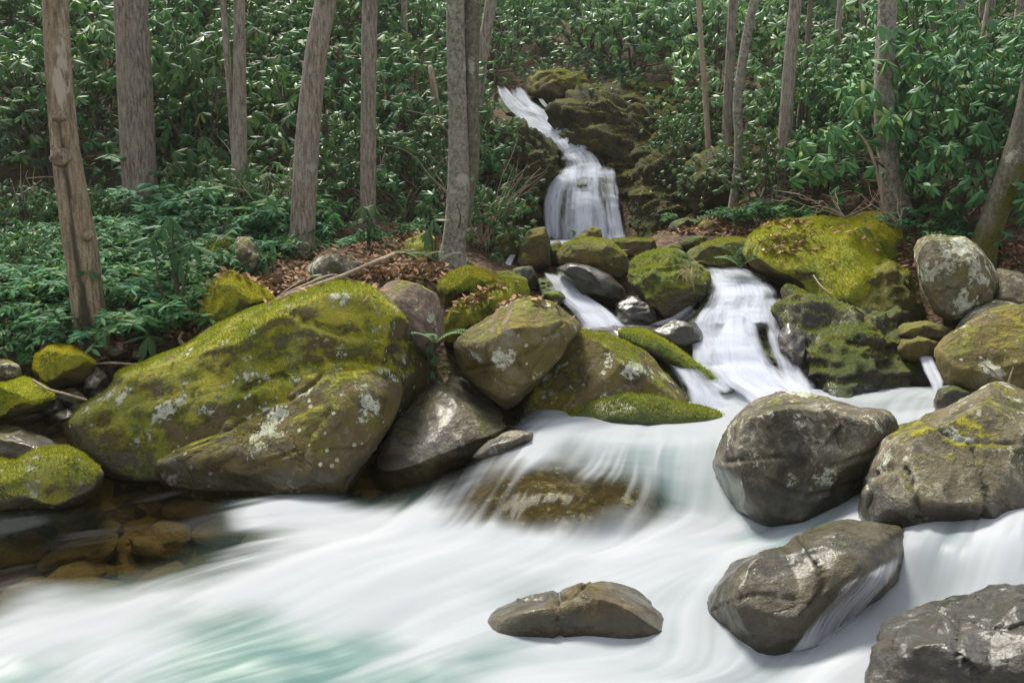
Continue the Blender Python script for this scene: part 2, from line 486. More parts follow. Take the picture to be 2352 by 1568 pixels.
# ------------------------------------------------------------------ terrain
T_PX = [(-200, 1120, 7.0), (100, 1135, 7.0), (300, 1150, 6.95), (550, 1180, 6.8), (800, 1150, 6.9),
        (100, 1040, 7.3), (200, 920, 7.9), (50, 850, 8.1), (300, 810, 8.2), (450, 740, 8.6),
        (600, 690, 8.9), (800, 645, 9.3), (960, 640, 9.4), (700, 585, 10.4), (850, 578, 10.6), (1040, 610, 10.5), (960, 560, 11.2),
        (450, 570, 10.5), (200, 650, 9.5), (50, 700, 9.0), (-200, 700, 9.0), (300, 510, 11.8), (550, 525, 11.3), (800, 520, 12.0),
        (950, 490, 13.5), (1100, 565, 12.0), (0, 490, 12.4), (200, 480, 12.5), (450, 475, 12.8), (0, 300, 13.6), (250, 290, 13.7),
        (500, 300, 14.2), (0, 100, 18), (300, 50, 20), (600, 100, 19), (900, 150, 18), (900, 300, 15.5), (700, 350, 14.5), (1050, 250, 17.4),
        (600, -100, 30), (0, -100, 28), (-500, 100, 18), (-500, 480, 12.5),
        (1170, 235, 19.6), (1210, 290, 18.1), (1290, 330, 17.2), (1330, 380, 16.7), (1340, 425, 16.2), (1340, 500, 15.8), (1340, 570, 15.4), (1340, 580, 13.6),
        (1500, 535, 14.5), (1520, 300, 17.4), (1450, 200, 19.5), (1650, 485, 13.8), (1650, 330, 16.6), (1750, 435, 13.5), (1800, 300, 17),
        (1600, 150, 21), (1300, 140, 23), (1300, 0, 31), (1300, -100, 40), (1800, 430, 13), (2050, 460, 11.6), (2200, 525, 10.6),
        (2330, 590, 9.8), (2100, 350, 14.5), (2300, 300, 15), (2000, 100, 21), (2300, 50, 22), (2000, -100, 32), (2400, -100, 32),
        (2600, 500, 11), (2700, 700, 8.5), (2600, 950, 7.5),
        (1250, 665, 10.9), (1350, 675, 10.6), (1400, 765, 9.8), (1500, 765, 9.6), (1540, 620, 11.4), (1640, 630, 11.2), (1690, 710, 10.4),
        (1700, 790, 9.7), (1700, 880, 8.9), (1720, 930, 8.4), (1400, 900, 8.9), (1200, 830, 9.0), (1100, 800, 9.0), (1000, 900, 8.4),
        (1950, 600, 11.2), (1900, 760, 9.9), (2000, 870, 9.2), (2000, 950, 8.6), (2150, 830, 8.9), (2200, 720, 9.6)]
T_RAW = [(-4, 2, -.5), (0, 2, -.6), (4, 2, -.5), (-4, 4.5, -.45), (0, 4.5, -.55), (4, 4.5, -.35), (-3, 6.2, -.38), (-1, 6.3, -.38), (1, 6, -.35),
         (2.6, 6, -.05), (0.5, 7.2, -.05), (1.8, 7.4, 0.0), (3.2, 7.6, .1), (-20, 12, 1.8), (-20, 22, 7.5), (-20, 35, 14), (20, 12, 2.2), (20, 22, 6.5), (20, 35, 14),
         (0, 45, 18), (0, 60, 25), (-24, 60, 25), (24, 60, 25), (-14, 3, .3), (14, 3, .3), (-9, 7, .5), (9, 7, 1.0), (-7, 5, -.3), (7, 5, .2)]
tp = np.array([P(*q) for q in T_PX])
txy = np.vstack([tp[:, :2], np.array(T_RAW)[:, :2]])
tz = np.concatenate([tp[:, 2], np.array(T_RAW)[:, 2]])
terr = TPS(txy, tz, 2e-2)
GX = np.linspace(-24, 24, 401); GY = np.linspace(0.5, 62, 513)
gx, gy = np.meshgrid(GX, GY)
gz = terr(np.stack([gx.ravel(), gy.ravel()], -1))
q3 = np.stack([gx.ravel(), gy.ravel(), 0 * gz], -1)
gz = gz + .10 * fbm(q3 * .9, 4, 3) + .035 * fbm(q3 * 4, 3, 9)
gz = gz.reshape(gx.shape)


def ground_z(x, y):
    x = np.asarray(x, float); y = np.asarray(y, float)
    a = np.clip((x - GX[0]) / (GX[1] - GX[0]), 0, len(GX) - 1.001); b = np.clip((y - GY[0]) / (GY[1] - GY[0]), 0, len(GY) - 1.001)
    i = a.astype(int); j = b.astype(int); fa = a - i; fb = b - j
    return (gz[j, i] * (1 - fa) * (1 - fb) + gz[j, i + 1] * fa * (1 - fb) + gz[j + 1, i] * (1 - fa) * fb + gz[j + 1, i + 1] * fa * fb)


def hit(px, py, y0=5.5, y1=55):
    Y = np.linspace(y0, y1, 1200)
    p = P(px, py, Y)
    d = p[:, 2] - ground_z(p[:, 0], p[:, 1])
    k = np.where(d < 0)[0]
    return p[k[0]] if len(k) else None


gv = np.stack([gx, gy, gz], -1).reshape(-1, 3)
tag(link('ground', mk_mesh('ground', gv, grid_faces(len(GY), len(GX))), M['ground']), kind='structure')

# ------------------------------------------------------------------ blades and leaves
def leaf_batch(org, dr, up, L, W, nl=3, fold=.10, droop=.25, prof=1.25):
    """leaves: 3 verts across, nl segments long, keeled and bent down"""
    org, dr, up = (np.asarray(a, float) for a in (org, dr, up))
    n = len(org)
    dr = dr / np.linalg.norm(dr, axis=1)[:, None]
    sd = np.cross(up, dr); sd /= np.linalg.norm(sd, axis=1)[:, None] + 1e-9
    upn = np.cross(dr, sd)
    t = np.linspace(0, 1, nl + 1)
    wd = np.sin(pi * np.clip(t, 0, 1) ** prof) * .5; wd[0] = .05 if nl > 1 else .5; wd[-1] = .03
    tt = np.repeat(t, 3); ss = np.tile([-1.0, 0, 1.0], nl + 1)
    x = tt[None, :] * L[:, None]
    y = (ss * np.repeat(wd, 3))[None, :] * W[:, None]
    dp = np.broadcast_to(np.asarray(droop, float), (n,))
    z = -np.abs(y) * fold * 4 - dp[:, None] * (tt ** 2)[None, :] * L[:, None]
    v = org[:, None, :] + dr[:, None, :] * x[..., None] + sd[:, None, :] * y[..., None] + upn[:, None, :] * z[..., None]
    m = 3 * (nl + 1)
    q = []
    for k in range(nl):
        a = 3 * k
        q += [(a, a + 3, a + 4, a + 1), (a + 1, a + 4, a + 5, a + 2)]
    f = (np.arange(n) * m)[:, None, None] + np.array(q)[None]
    return v.reshape(-1, 3), f.reshape(-1, 4)



# ------------------------------------------------------------------ rocks
_ICO = {}


def ico(sub):
    if sub not in _ICO:
        bm = bmesh.new(); bmesh.ops.create_icosphere(bm, subdivisions=sub, radius=1)
        _ICO[sub] = (np.array([v.co[:] for v in bm.verts]), np.array([[v.index for v in f.verts] for f in bm.faces]))
        bm.free()
    return _ICO[sub]


ROCKS = {}
TUFT = {'mossgold': (.18, 15000), 'mossfull': (.20, 13000), 'moss': (.42, 11000), 'mossgreen': (.35, 11000), 'mossmid': (.45, 8000), 'mosslow': (.62, 8000), 'cliff': (.25, 3500), 'craggy': (.50, 6000), 'tan': (.70, 6000)}


def rock(label, Y, T, mat, sub, pts, lean=0.0, seed=None, facets=7, amp=1.0, e=.72, back=None, name='boulder', cat='boulder', group=None, cut=.86, crag=0.0, grooves=()):
    seed = seed if seed is not None else len(ROCKS) * 13 + 5
    r = np.random.default_rng(seed)
    pts = np.array(pts, float)
    pl = P(pts[:, 0], pts[:, 1], Y)[:, [0, 2]]
    # area centroid
    x, z = pl[:, 0], pl[:, 1]; x2, z2 = np.roll(x, -1), np.roll(z, -1)
    cr = x * z2 - x2 * z; A = cr.sum() / 2
    c = np.array([((x + x2) * cr).sum(), ((z + z2) * cr).sum()]) / (6 * A)
    th = np.linspace(-pi, pi, 721)[:-1]
    rad = np.zeros(720)
    d = np.stack([np.cos(th), np.sin(th)], -1)
    a = pl - c; b = np.roll(pl, -1, 0) - c
    for i in range(len(pl)):
        e1 = b[i] - a[i]
        den = d[:, 0] * e1[1] - d[:, 1] * e1[0]
        den = np.where(np.abs(den) < 1e-9, 1e-9, den)
        tt = (a[i, 0] * e1[1] - a[i, 1] * e1[0]) / den
        ss = (a[i, 0] * d[:, 1] - a[i, 1] * d[:, 0]) / den
        ok = (tt > 0) & (ss >= -1e-6) & (ss <= 1 + 1e-6)
        rad = np.where(ok, np.maximum(rad, tt), rad)
    k = np.exp(-.5 * (np.arange(-14, 15) / 4.5) ** 2); k /= k.sum()
    rad = np.convolve(np.concatenate([rad[-14:], rad, rad[:14]]), k, 'valid')
    n, f = ico(sub)
    q = n.copy()
    # broken facets on the unit shape
    for _ in range(facets):
        v = r.normal(size=3); v[1] = -abs(v[1]) * 1.1 - .25; v[2] = v[2] * .9 + .25
        v /= np.linalg.norm(v)
        off = r.uniform(cut - .12, cut + .06)
        s = q @ v - off
        s = np.where(s > 0, s, 0)
        q = q - (s * .92)[:, None] * v
    rr = np.hypot(q[:, 0], q[:, 2]); ang = np.arctan2(q[:, 2], q[:, 0])
    rl = np.linalg.norm(q, axis=1); s_ = rr / np.maximum(rl, 1e-6)
    R_ = np.interp(ang, np.linspace(-pi, pi, 721), np.concatenate([rad, rad[:1]]))
    pr = (s_ ** e) * rl
    px_ = c[0] + R_ * pr * np.cos(ang); pz_ = c[1] + R_ * pr * np.sin(ang)
    dn = q[:, 1] / np.maximum(rl, 1e-6)
    dy = T * np.sign(dn) * np.abs(dn) ** e * rl
    dy = dy + lean * (pz_ - c[1])
    k = (Y + dy) / Y
    w = np.stack([px_ * k, Y + dy, CAMH + (pz_ - CAMH) * k], -1)
    size = math.sqrt(abs(A))
    nr = n / np.linalg.norm(n, axis=1)[:, None]
    ds = size * amp * 1.15 * (.050 * fbm(w / size * 1.6, 3, seed) + .030 * fbm(w / size * 4.5, 4, seed + 50) + .013 * fbm(w / size * 14, 3, seed + 90, .6))
    if crag:
        ds = ds + crag * size * (fbm(w * np.array([1.6, 1.6, 3.2]) / size * 2.2, 4, seed + 7, .55, True) * .10)
        vv = w * np.array([1, 1, 1.6]) / size * 5
        ds = ds + crag * size * .05 * (np.floor(vnoise(vv, seed + 3) * 4) / 4)
    for line, gw, gd in grooves:
        gx_, gy_ = proj(w); gp = np.stack([gx_, gy_], -1); ln_ = spl(np.array(line, float), 40)
        ln_ = ln_ + 5 * fbm(np.stack([ln_[:, 0] * .03, ln_[:, 1] * .03, 0 * ln_[:, 0]], -1), 3, seed)[:, None]
        dd_ = np.full(len(w), 1e9); sg_ = np.zeros(len(w))
        for i in range(39):
            ab = ln_[i + 1] - ln_[i]; tq = np.clip(((gp - ln_[i]) @ ab) / (ab @ ab + 1e-9), 0, 1); dv = gp - (ln_[i] + tq[:, None] * ab); q_ = np.hypot(dv[:, 0], dv[:, 1])
            cz = ab[0] * dv[:, 1] - ab[1] * dv[:, 0]; sg_ = np.where(q_ < dd_, np.sign(cz), sg_); dd_ = np.minimum(dd_, q_)
        fr_ = (n[:, 1] < .25)
        ds = ds - gd * fr_ * (np.exp(-(dd_ / gw) ** 2) - .55 * np.exp(-(dd_ / (gw * 4)) ** 2) * (sg_ > 0))
    w = w + nr * ds[:, None]
    org = np.array([c[0], Y, c[1]])
    o = link(name, mk_mesh(name, w - org, f), M[mat], None, org)
    if mat in TUFT and sub >= 5:
        tri = w[f]; fn = np.cross(tri[:, 1] - tri[:, 0], tri[:, 2] - tri[:, 0]); ar = np.linalg.norm(fn, axis=1) / 2 + 1e-12; fn = fn / (2 * ar[:, None])
        cc = tri.mean(1)
        msk = sstep(TUFT[mat][0], TUFT[mat][0] + .3, fn[:, 2] * .75 + .55 * fbm(cc * 2.2, 4, seed + 31) - .15 * (fn[:, 1] > .3))
        pw = ar * msk
        nb_ = int(min(42000, pw.sum() * TUFT[mat][1]))
        if nb_ > 1200:
            fi = r.choice(len(f), nb_, p=pw / pw.sum())
            b1, b2 = r.uniform(size=nb_), r.uniform(size=nb_); sw = b1 + b2 > 1; b1[sw], b2[sw] = 1 - b1[sw], 1 - b2[sw]
            p_ = tri[fi, 0] + b1[:, None] * (tri[fi, 1] - tri[fi, 0]) + b2[:, None] * (tri[fi, 2] - tri[fi, 0])
            d_ = fn[fi] + r.normal(size=(nb_, 3)) * .55 + np.array([0, 0, .15]); u_ = r.normal(size=(nb_, 3))
            lv, lf = leaf_batch(p_ - fn[fi] * .004 - org, d_, u_, r.uniform(.012, .028, nb_), r.uniform(.006, .011, nb_), 1, 0, 0)
            link('moss', mk_mesh('moss', lv, lf), M['tuft_gold' if mat == 'mossgold' else 'tuft'], o)
    tag(o, label, cat, group)
    ROCKS[label] = o
    return o


SH = 'shore'
rock('huge mossy boulder sloping down to the dark pool, widest on the left bank', 7.75, .85, 'moss', 6,
     [(140, 965), (165, 945), (215, 915), (255, 890), (270, 855), (330, 838), (420, 800), (500, 755), (580, 715), (650, 690), (700, 668), (760, 648), (800, 642),
      (850, 655), (895, 690), (940, 740), (960, 790), (990, 820), (1000, 880), (950, 990), (800, 1090), (500, 1130), (240, 1130), (165, 1060)], lean=.35, facets=4, amp=.55, seed=5, grooves=[([(170, 960), (300, 985), (420, 960), (505, 985)], 5, .05), ([(560, 900), (680, 850), (800, 825), (930, 850)], 6, .06), ([(640, 700), (760, 760), (940, 780)], 5, .03)])
rock('sloping lichen-patched boulder leaning against the huge mossy one at the water', 7.2, .5, 'mosslow', 6,
     [(340, 1080), (380, 1040), (500, 985), (520, 950), (600, 905), (680, 862), (740, 850), (820, 830), (870, 825), (910, 850), (928, 890), (905, 960), (870, 1025), (838, 1080),
      (800, 1150), (600, 1170), (420, 1150)], lean=.45, facets=5, amp=.7, seed=22, grooves=[([(380, 1050), (500, 1000), (600, 950), (690, 905), (735, 865)], 5, .055), ([(690, 1080), (720, 990), (760, 940)], 4, .03), ([(560, 1090), (680, 1040), (830, 1030)], 4, .025)])
rock('wet sloping grey slab with dark streaks right of the big left boulders', 7.65, .45, 'slab', 6,
     [(835, 1100), (880, 1010), (950, 910), (1000, 868), (1060, 858), (1110, 900), (1160, 955), (1215, 985), (1222, 1003), (1150, 1020), (1090, 1055), (1030, 1090), (985, 1130), (900, 1150)], lean=.9, facets=4, amp=.7)
rock('small dark-stained stone below the tip of the grey slab', 6.95, .2, 'grey', 4,
     [(1080, 1055), (1120, 1008), (1175, 990), (1228, 992), (1222, 1020), (1180, 1060), (1120, 1080)], facets=4)
rock('tan diamond-shaped boulder balanced in the middle of the bank', 8.0, .6, 'tan', 6,
     [(1036, 800), (1045, 775), (1065, 757), (1120, 720), (1180, 690), (1215, 680), (1250, 690), (1290, 712), (1330, 738), (1338, 757), (1300, 795), (1270, 845), (1230, 892),
      (1185, 930), (1160, 940), (1130, 920), (1090, 880), (1058, 850)], lean=.25, facets=7, amp=.8, seed=44, cut=.84, grooves=[([(1075, 850), (1150, 835), (1240, 790), (1290, 740)], 4, .03), ([(1160, 700), (1150, 780), (1200, 850)], 4, .02)])
rock('broad olive boulder with two pale spots beside the side chute', 8.3, .65, 'mosslow', 6,
     [(1185, 970), (1215, 890), (1250, 832), (1290, 777), (1330, 757), (1390, 765), (1450, 790), (1510, 822), (1555, 860), (1590, 910), (1610, 960), (1590, 1010), (1300, 1010)], lean=.4, facets=5, amp=.6, seed=51)
rock('low bright green mossy ledge along the edge of the white pool', 7.75, .3, 'mossgreen', 5,
     [(1235, 975), (1250, 953), (1275, 935), (1330, 915), (1400, 900), (1450, 893), (1500, 905), (1560, 925), (1620, 938), (1660, 950), (1690, 972), (1640, 1000), (1300, 1000)], lean=.5, facets=3)
rock('mossy boulder with a fringe of dead leaves above the tan diamond one', 9.0, .45, 'mossfull', 5,
     [(1018, 740), (1045, 695), (1090, 680), (1130, 655), (1162, 638), (1198, 645), (1214, 668), (1210, 720), (1150, 760), (1060, 800), (1020, 790)], lean=.3, facets=5)
rock('bright mossy boulder with a bare grey patch below the twin tree', 9.5, .4, 'mossgold', 5,
     [(1002, 665), (1010, 645), (1035, 625), (1075, 612), (1115, 620), (1145, 640), (1125, 670), (1060, 700), (1015, 720)], facets=5)
rock('small mossy hump right of the twin tree roots', 9.9, .3, 'mossgold', 4, [(1120, 640), (1135, 622), (1170, 622), (1210, 640), (1215, 665), (1140, 670)], facets=3)
rock('pinkish brown boulder with a moss cap behind the huge mossy one', 8.4, .4, 'pink', 5,
     [(868, 668), (885, 650), (915, 643), (955, 650), (1000, 672), (1022, 715), (1024, 770), (985, 830), (930, 790), (880, 720)], facets=6, seed=70)
rock('bare grey boulder beside the leaning trunk at the top of the bank', 9.7, .4, 'grey', 5,
     [(690, 650), (700, 615), (722, 592), (755, 570), (792, 568), (826, 600), (832, 632), (800, 665), (720, 670)], facets=7)
rock('mossy pointed stone with a grey broken face above the left boulder', 8.5, .4, 'mossgold', 5,
     [(450, 740), (470, 690), (500, 640), (530, 624), (572, 643), (607, 660), (632, 686), (600, 715), (540, 755), (490, 770)], facets=6)
rock('lichen-blotched stone among the shrubs left of the leaning trunk', 9.7, .4, 'lich', 5,
     [(530, 632), (532, 570), (545, 545), (572, 545), (592, 560), (602, 590), (582, 622), (555, 640)], facets=4)
rock('moss-cushioned stone under the shrubs left of the lichen-blotched one', 9.8, .4, 'mossfull', 5,
     [(452, 640), (462, 575), (490, 550), (525, 542), (540, 570), (540, 630), (500, 650)], facets=4)
rock('angular stone with a yellow moss top near the dead trunk', 7.9, .4, 'mossgold', 5,
     [(75, 850), (85, 815), (120, 792), (165, 786), (205, 806), (217, 830), (210, 860), (180, 885), (120, 895), (90, 875)], facets=8, seed=81, cut=.78)
rock('small mossy peg of stone standing behind the yellow-topped one', 8.3, .12, 'moss', 4, [(125, 800), (133, 775), (145, 765), (152, 780), (150, 800), (140, 810)], facets=3)
rock('flat mossy stone at the left edge above the dark hollow', 7.6, .45, 'mossgold', 5,
     [(-80, 880), (0, 868), (60, 868), (105, 885), (132, 912), (100, 940), (30, 958), (-80, 970)], lean=.5, facets=5)
rock('grey block beside the tail of the huge mossy boulder', 7.8, .18, 'grey', 4, [(193, 893), (198, 855), (222, 838), (246, 862), (250, 890), (222, 912)], facets=7, cut=.75)
rock('dull grey stone on the left edge between the mossy ones', 7.8, .25, 'greymoss', 4, [(-60, 870), (-40, 830), (20, 825), (45, 838), (50, 866), (0, 880)], facets=6)
rock('half-wet stone with a pale cap at the left edge', 7.15, .4, 'greymoss', 5,
     [(-90, 1000), (-20, 975), (40, 978), (95, 998), (145, 1025), (120, 1080), (0, 1090), (-90, 1080)], lean=.4, facets=5)
rock('low mossy boulder at the left edge of the dark pool', 6.75, .45, 'moss', 5,
     [(-90, 1070), (20, 1047), (80, 1022), (150, 1020), (195, 1045), (236, 1085), (230, 1125), (150, 1180), (-90, 1210)], lean=.4, facets=5, seed=95)
# filler stones on the left bank
for i, (x, y, w, h, Yd) in enumerate([(160, 915, 40, 22, 7.7), (120, 935, 36, 20, 7.6), (190, 940, 34, 18, 7.6), (228, 905, 26, 20, 7.75), (150, 955, 44, 16, 7.5), (270, 810, 30, 18, 8.1), (320, 815, 24, 14, 8.1),
                                       (60, 955, 40, 16, 7.5), (355, 790, 34, 18, 8.3)]):
    rr = np.random.default_rng(300 + i)
    ps = [(x + w * cos(a) * rr.uniform(.8, 1.15), y - h * sin(a) * rr.uniform(.8, 1.15)) for a in np.linspace(0, 2 * pi, 10)[:-1]]
    rock('small shadowed stone wedged between the mossy boulders on the left bank', Yd, .16, 'darkcliff' if i % 2 else 'greymoss', 4, ps, facets=6, name='stone', cat='stone', group='small stones wedged on the left bank', cut=.78)

# right side
rock('big dark-bellied boulder standing in the white pool', 6.2, .62, 'grey', 6,
     [(1633, 1065), (1650, 1018), (1700, 945), (1745, 908), (1800, 890), (1850, 895), (1920, 920), (1980, 935), (2040, 940), (2062, 970), (2055, 1015), (2015, 1065), (1995, 1130), (1975, 1195),
      (1900, 1240), (1820, 1250), (1745, 1225), (1690, 1185), (1650, 1130)], facets=6, amp=.6, seed=101, lean=.1, grooves=[([(1800, 900), (1890, 930), (1930, 975), (1900, 1020)], 4, .035), ([(1660, 1060), (1800, 1050), (1900, 1070), (2000, 1040)], 5, .03), ([(1760, 1100), (1850, 1140), (1960, 1110)], 4, .025)])
rock('tall pale grey boulder filling the right edge', 5.7, .75, 'greymoss', 6,
     [(1975, 1200), (1985, 1130), (2005, 1060), (2030, 1005), (2070, 970), (2120, 945), (2180, 905), (2240, 880), (2310, 878), (2360, 892), (2450, 920), (2520, 1050), (2500, 1290), (2300, 1280), (2100, 1250)], lean=.35, facets=6, amp=.9, seed=116, grooves=[([(2010, 1090), (2080, 1080), (2110, 1180)], 6, .05), ([(2110, 960), (2200, 1010), (2330, 1020)], 5, .03), ([(2230, 1030), (2260, 1120), (2250, 1200)], 5, .03)])
rock('small pointed stone between the dark-bellied boulder and the pale grey one', 5.35, .14, 'greymoss', 4, [(1978, 1200), (1978, 1130), (1990, 1108), (2020, 1120), (2040, 1150), (2035, 1200)], facets=5)
rock('rounded ochre boulder with a pale top at the right edge', 7.9, .6, 'tan', 6,
     [(2146, 805), (2175, 772), (2240, 732), (2300, 706), (2352, 699), (2450, 715), (2500, 800), (2450, 900), (2330, 915), (2220, 910), (2170, 880)], lean=.3, facets=5, seed=127)
rock('tall upright boulder covered in white lichen spots', 9.3, .5, 'lich', 6,
     [(2093, 570), (2097, 540), (2115, 522), (2150, 516), (2200, 530), (2242, 562), (2272, 602), (2297, 648), (2282, 692), (2235, 728), (2190, 748), (2145, 722), (2112, 655)], facets=7, amp=.7, seed=131, cut=.84)
rock('dark mossy boulder at the right edge behind the lichen-spotted one', 9.5, .5, 'greymoss', 5, [(2275, 690), (2290, 615), (2340, 625), (2450, 640), (2470, 720), (2300, 720)], lean=.4, facets=5)
rock('smooth grey boulder tucked under the lichen-spotted one', 8.9, .4, 'grey', 5, [(2180, 780), (2225, 715), (2285, 692), (2350, 700), (2430, 720), (2430, 800), (2200, 800)], facets=4, lean=.3)
rock('long bank of bright yellow moss over bedrock right of the cascade', 10.6, .95, 'mossgold', 6,
     [(1690, 590), (1720, 545), (1770, 520), (1830, 505), (1880, 500), (1930, 505), (1990, 520), (2030, 545), (2050, 580), (2070, 620), (2085, 660), (2060, 720), (1980, 735), (1880, 700), (1800, 660), (1730, 630)], lean=.9, facets=6, amp=1.0, seed=140, e=.62)
rock('golden moss hump behind the long mossy bank', 11.3, .6, 'mossgold', 5,
     [(1920, 540), (1935, 505), (1985, 488), (2045, 490), (2085, 515), (2095, 560), (2100, 640), (2030, 640), (1950, 580)], lean=.6, facets=4)
rock('dark olive ledge stepping down from the mossy bank to the lichen boulder', 9.9, .6, 'mossmid', 5,
     [(1900, 690), (1960, 640), (2040, 600), (2095, 620), (2110, 680), (2110, 760), (2050, 800), (1960, 760)], lean=.5, facets=8, crag=.6)
rock('grey flat stone at the left end of the mossy bank', 11.1, .4, 'mossmid', 5, [(1565, 605), (1580, 575), (1625, 555), (1680, 545), (1720, 550), (1740, 590), (1700, 615), (1620, 625)], lean=.4, facets=6)
rock('craggy wet ledge with green moss right of the cascade', 9.0, .8, 'craggy', 6,
     [(1780, 700), (1830, 670), (1900, 680), (1980, 700), (2060, 740), (2100, 800), (2140, 865), (2150, 950), (2050, 985), (1900, 980), (1840, 900), (1830, 800), (1790, 750)], lean=.8, facets=10, amp=1.3, crag=1.0, seed=150, cut=.80)
rock('dark mossy knob at the right edge of the cascade', 9.3, .35, 'craggy', 5, [(1775, 720), (1800, 690), (1840, 683), (1862, 705), (1865, 760), (1830, 775), (1790, 760)], facets=6, crag=.4)
rock('dripping dark rock behind the thin right strand of the cascade', 8.85, .3, 'wet', 5, [(1785, 770), (1810, 740), (1850, 760), (1868, 830), (1870, 890), (1830, 900), (1795, 850)], facets=6)
rock('flat-topped mossy stone above the small right fall', 8.7, .3, 'mossmid', 4, [(2058, 795), (2065, 775), (2110, 772), (2160, 785), (2160, 822), (2110, 835), (2070, 825)], facets=6)
rock('olive stone leaning between the ledge and the ochre boulder', 9.0, .3, 'mossmid', 4, [(2045, 770), (2070, 742), (2130, 738), (2190, 755), (2195, 785), (2130, 792)], facets=6)
rock('dark stone under the ochre boulder beside the small right fall', 7.4, .25, 'craggy', 4, [(2140, 920), (2150, 895), (2190, 885), (2230, 900), (2230, 950), (2160, 960)], facets=4)
rock('shiny wet boulder parting the rapids at lower right', 4.75, .42, 'wetbrown', 6,
     [(1605, 1395), (1640, 1345), (1690, 1290), (1755, 1262), (1800, 1250), (1850, 1210), (1930, 1190), (2020, 1195), (2075, 1215), (2095, 1265), (2055, 1340), (1990, 1400),
      (1950, 1450), (1870, 1520), (1790, 1545), (1700, 1530), (1640, 1480), (1612, 1430)], lean=.35, facets=6, amp=.8, seed=160, grooves=[([(1840, 1235), (1880, 1300), (1890, 1350), (1850, 1400)], 6, .03), ([(1630, 1400), (1760, 1370), (1860, 1390)], 4, .02)])
rock('angular dark boulder with a glaring wet top in the bottom right corner', 3.75, .40, 'wet', 6,
     [(1980, 1640), (1995, 1530), (2005, 1490), (2030, 1425), (2110, 1382), (2200, 1366), (2352, 1345), (2480, 1335), (2560, 1500), (2500, 1750), (2000, 1750)], lean=.3, facets=11, amp=1.0, seed=171, cut=.74, crag=.25, grooves=[([(2110, 1385), (2190, 1430), (2200, 1500), (2260, 1560)], 7, .04), ([(2190, 1430), (2300, 1450), (2352, 1440)], 5, .03)])
rock('low wide brown rock rising from the foam in the foreground', 4.7, .30, 'brownwet', 6,
     [(1085, 1470), (1128, 1407), (1160, 1385), (1210, 1370), (1280, 1363), (1350, 1340), (1410, 1330), (1468, 1342), (1512, 1378), (1537, 1422), (1545, 1480), (1500, 1540), (1300, 1550), (1120, 1530)], facets=3, amp=.55, seed=183, grooves=[([(1285, 1365), (1275, 1410), (1285, 1470)], 5, .03), ([(1350, 1345), (1300, 1375), (1200, 1375)], 4, .02)])
# stones in front of the upper fall
rock('rounded mossy boulder left of the square one below the upper fall', 11.9, .4, 'mossmid', 5, [(1113, 592), (1122, 555), (1152, 530), (1185, 530), (1197, 570), (1185, 605), (1140, 618)], facets=5)
rock('square mossy boulder standing at the foot of the upper fall', 11.5, .35, 'mossmid', 5, [(1183, 608), (1194, 560), (1212, 528), (1253, 522), (1263, 555), (1264, 612), (1228, 628)], facets=6, e=.6)
rock('large rounded mossy boulder in front of the upper fall', 11.1, .55, 'mossmid', 6, [(1278, 585), (1298, 556), (1340, 544), (1400, 553), (1440, 588), (1448, 625), (1420, 655), (1340, 640), (1285, 610)], facets=4, amp=.7)
rock('leaning dark oval boulder with a mossy rim above the middle cascade', 10.3, .45, 'wet', 5, [(1272, 616), (1308, 603), (1352, 608), (1402, 632), (1432, 662), (1437, 692), (1408, 712), (1358, 700), (1316, 665)], facets=3, amp=.6)
rock('small rock lying on the rounded mossy boulder before the fall', 11.9, .2, 'mossmid', 4, [(1310, 555), (1335, 535), (1360, 520), (1380, 524), (1385, 545), (1350, 560)], facets=4)
rock('long flat slab of stone at the right foot of the upper fall', 12.2, .3, 'mossmid', 5, [(1395, 570), (1405, 550), (1460, 548), (1503, 550), (1508, 575), (1480, 592), (1420, 590)], facets=4, e=.5)
rock('small stone filling the gap left of the rounded mossy boulder', 11.8, .25, 'mossmid', 4, [(1258, 600), (1262, 562), (1285, 552), (1300, 575), (1285, 615)], facets=4)
rock('split mossy boulder between the middle cascade and the main one', 10.2, .6, 'mossgreen', 6, [(1450, 612), (1465, 590), (1500, 578), (1550, 580), (1592, 597), (1628, 632), (1638, 685), (1600, 720), (1530, 735), (1480, 705), (1455, 660)], lean=.3, facets=9, amp=1.1, crag=.5, seed=215)
rock('low dark mossy stone beside the lip of the middle cascade', 10.6, .3, 'craggy', 4, [(1163, 632), (1185, 614), (1222, 612), (1236, 640), (1232, 672), (1185, 675)], facets=4)
rock('black wet rock splitting the left side of the main cascade', 9.0, .28, 'wet', 5, [(1495, 760), (1545, 735), (1598, 742), (1618, 775), (1608, 810), (1550, 818), (1510, 800)], facets=6)
rock('long tongue of green moss between the side chute and the cascade', 8.7, .4, 'mossgreen', 5, [(1390, 770), (1450, 752), (1490, 755), (1530, 775), (1595, 822), (1650, 855), (1700, 888), (1742, 918), (1720, 955), (1660, 945), (1590, 875), (1500, 815)], lean=.5, facets=3)
rock('low wet ledge at the foot of the middle cascade', 9.35, .3, 'wet', 5, [(1295, 770), (1335, 750), (1420, 746), (1500, 748), (1530, 768), (1460, 800), (1340, 795)], lean=.8, facets=5, crag=.4)
rock('dark wet rock between the middle cascade and the split mossy boulder', 9.9, .3, 'wet', 5, [(1405, 745), (1415, 700), (1450, 680), (1500, 700), (1515, 745), (1470, 765)], lean=.3, facets=7, crag=.5)
rock('small bright green stone left of the middle cascade', 10.0, .2, 'mossgreen', 4, [(1240, 690), (1250, 670), (1285, 668), (1302, 685), (1285, 705)], facets=2)
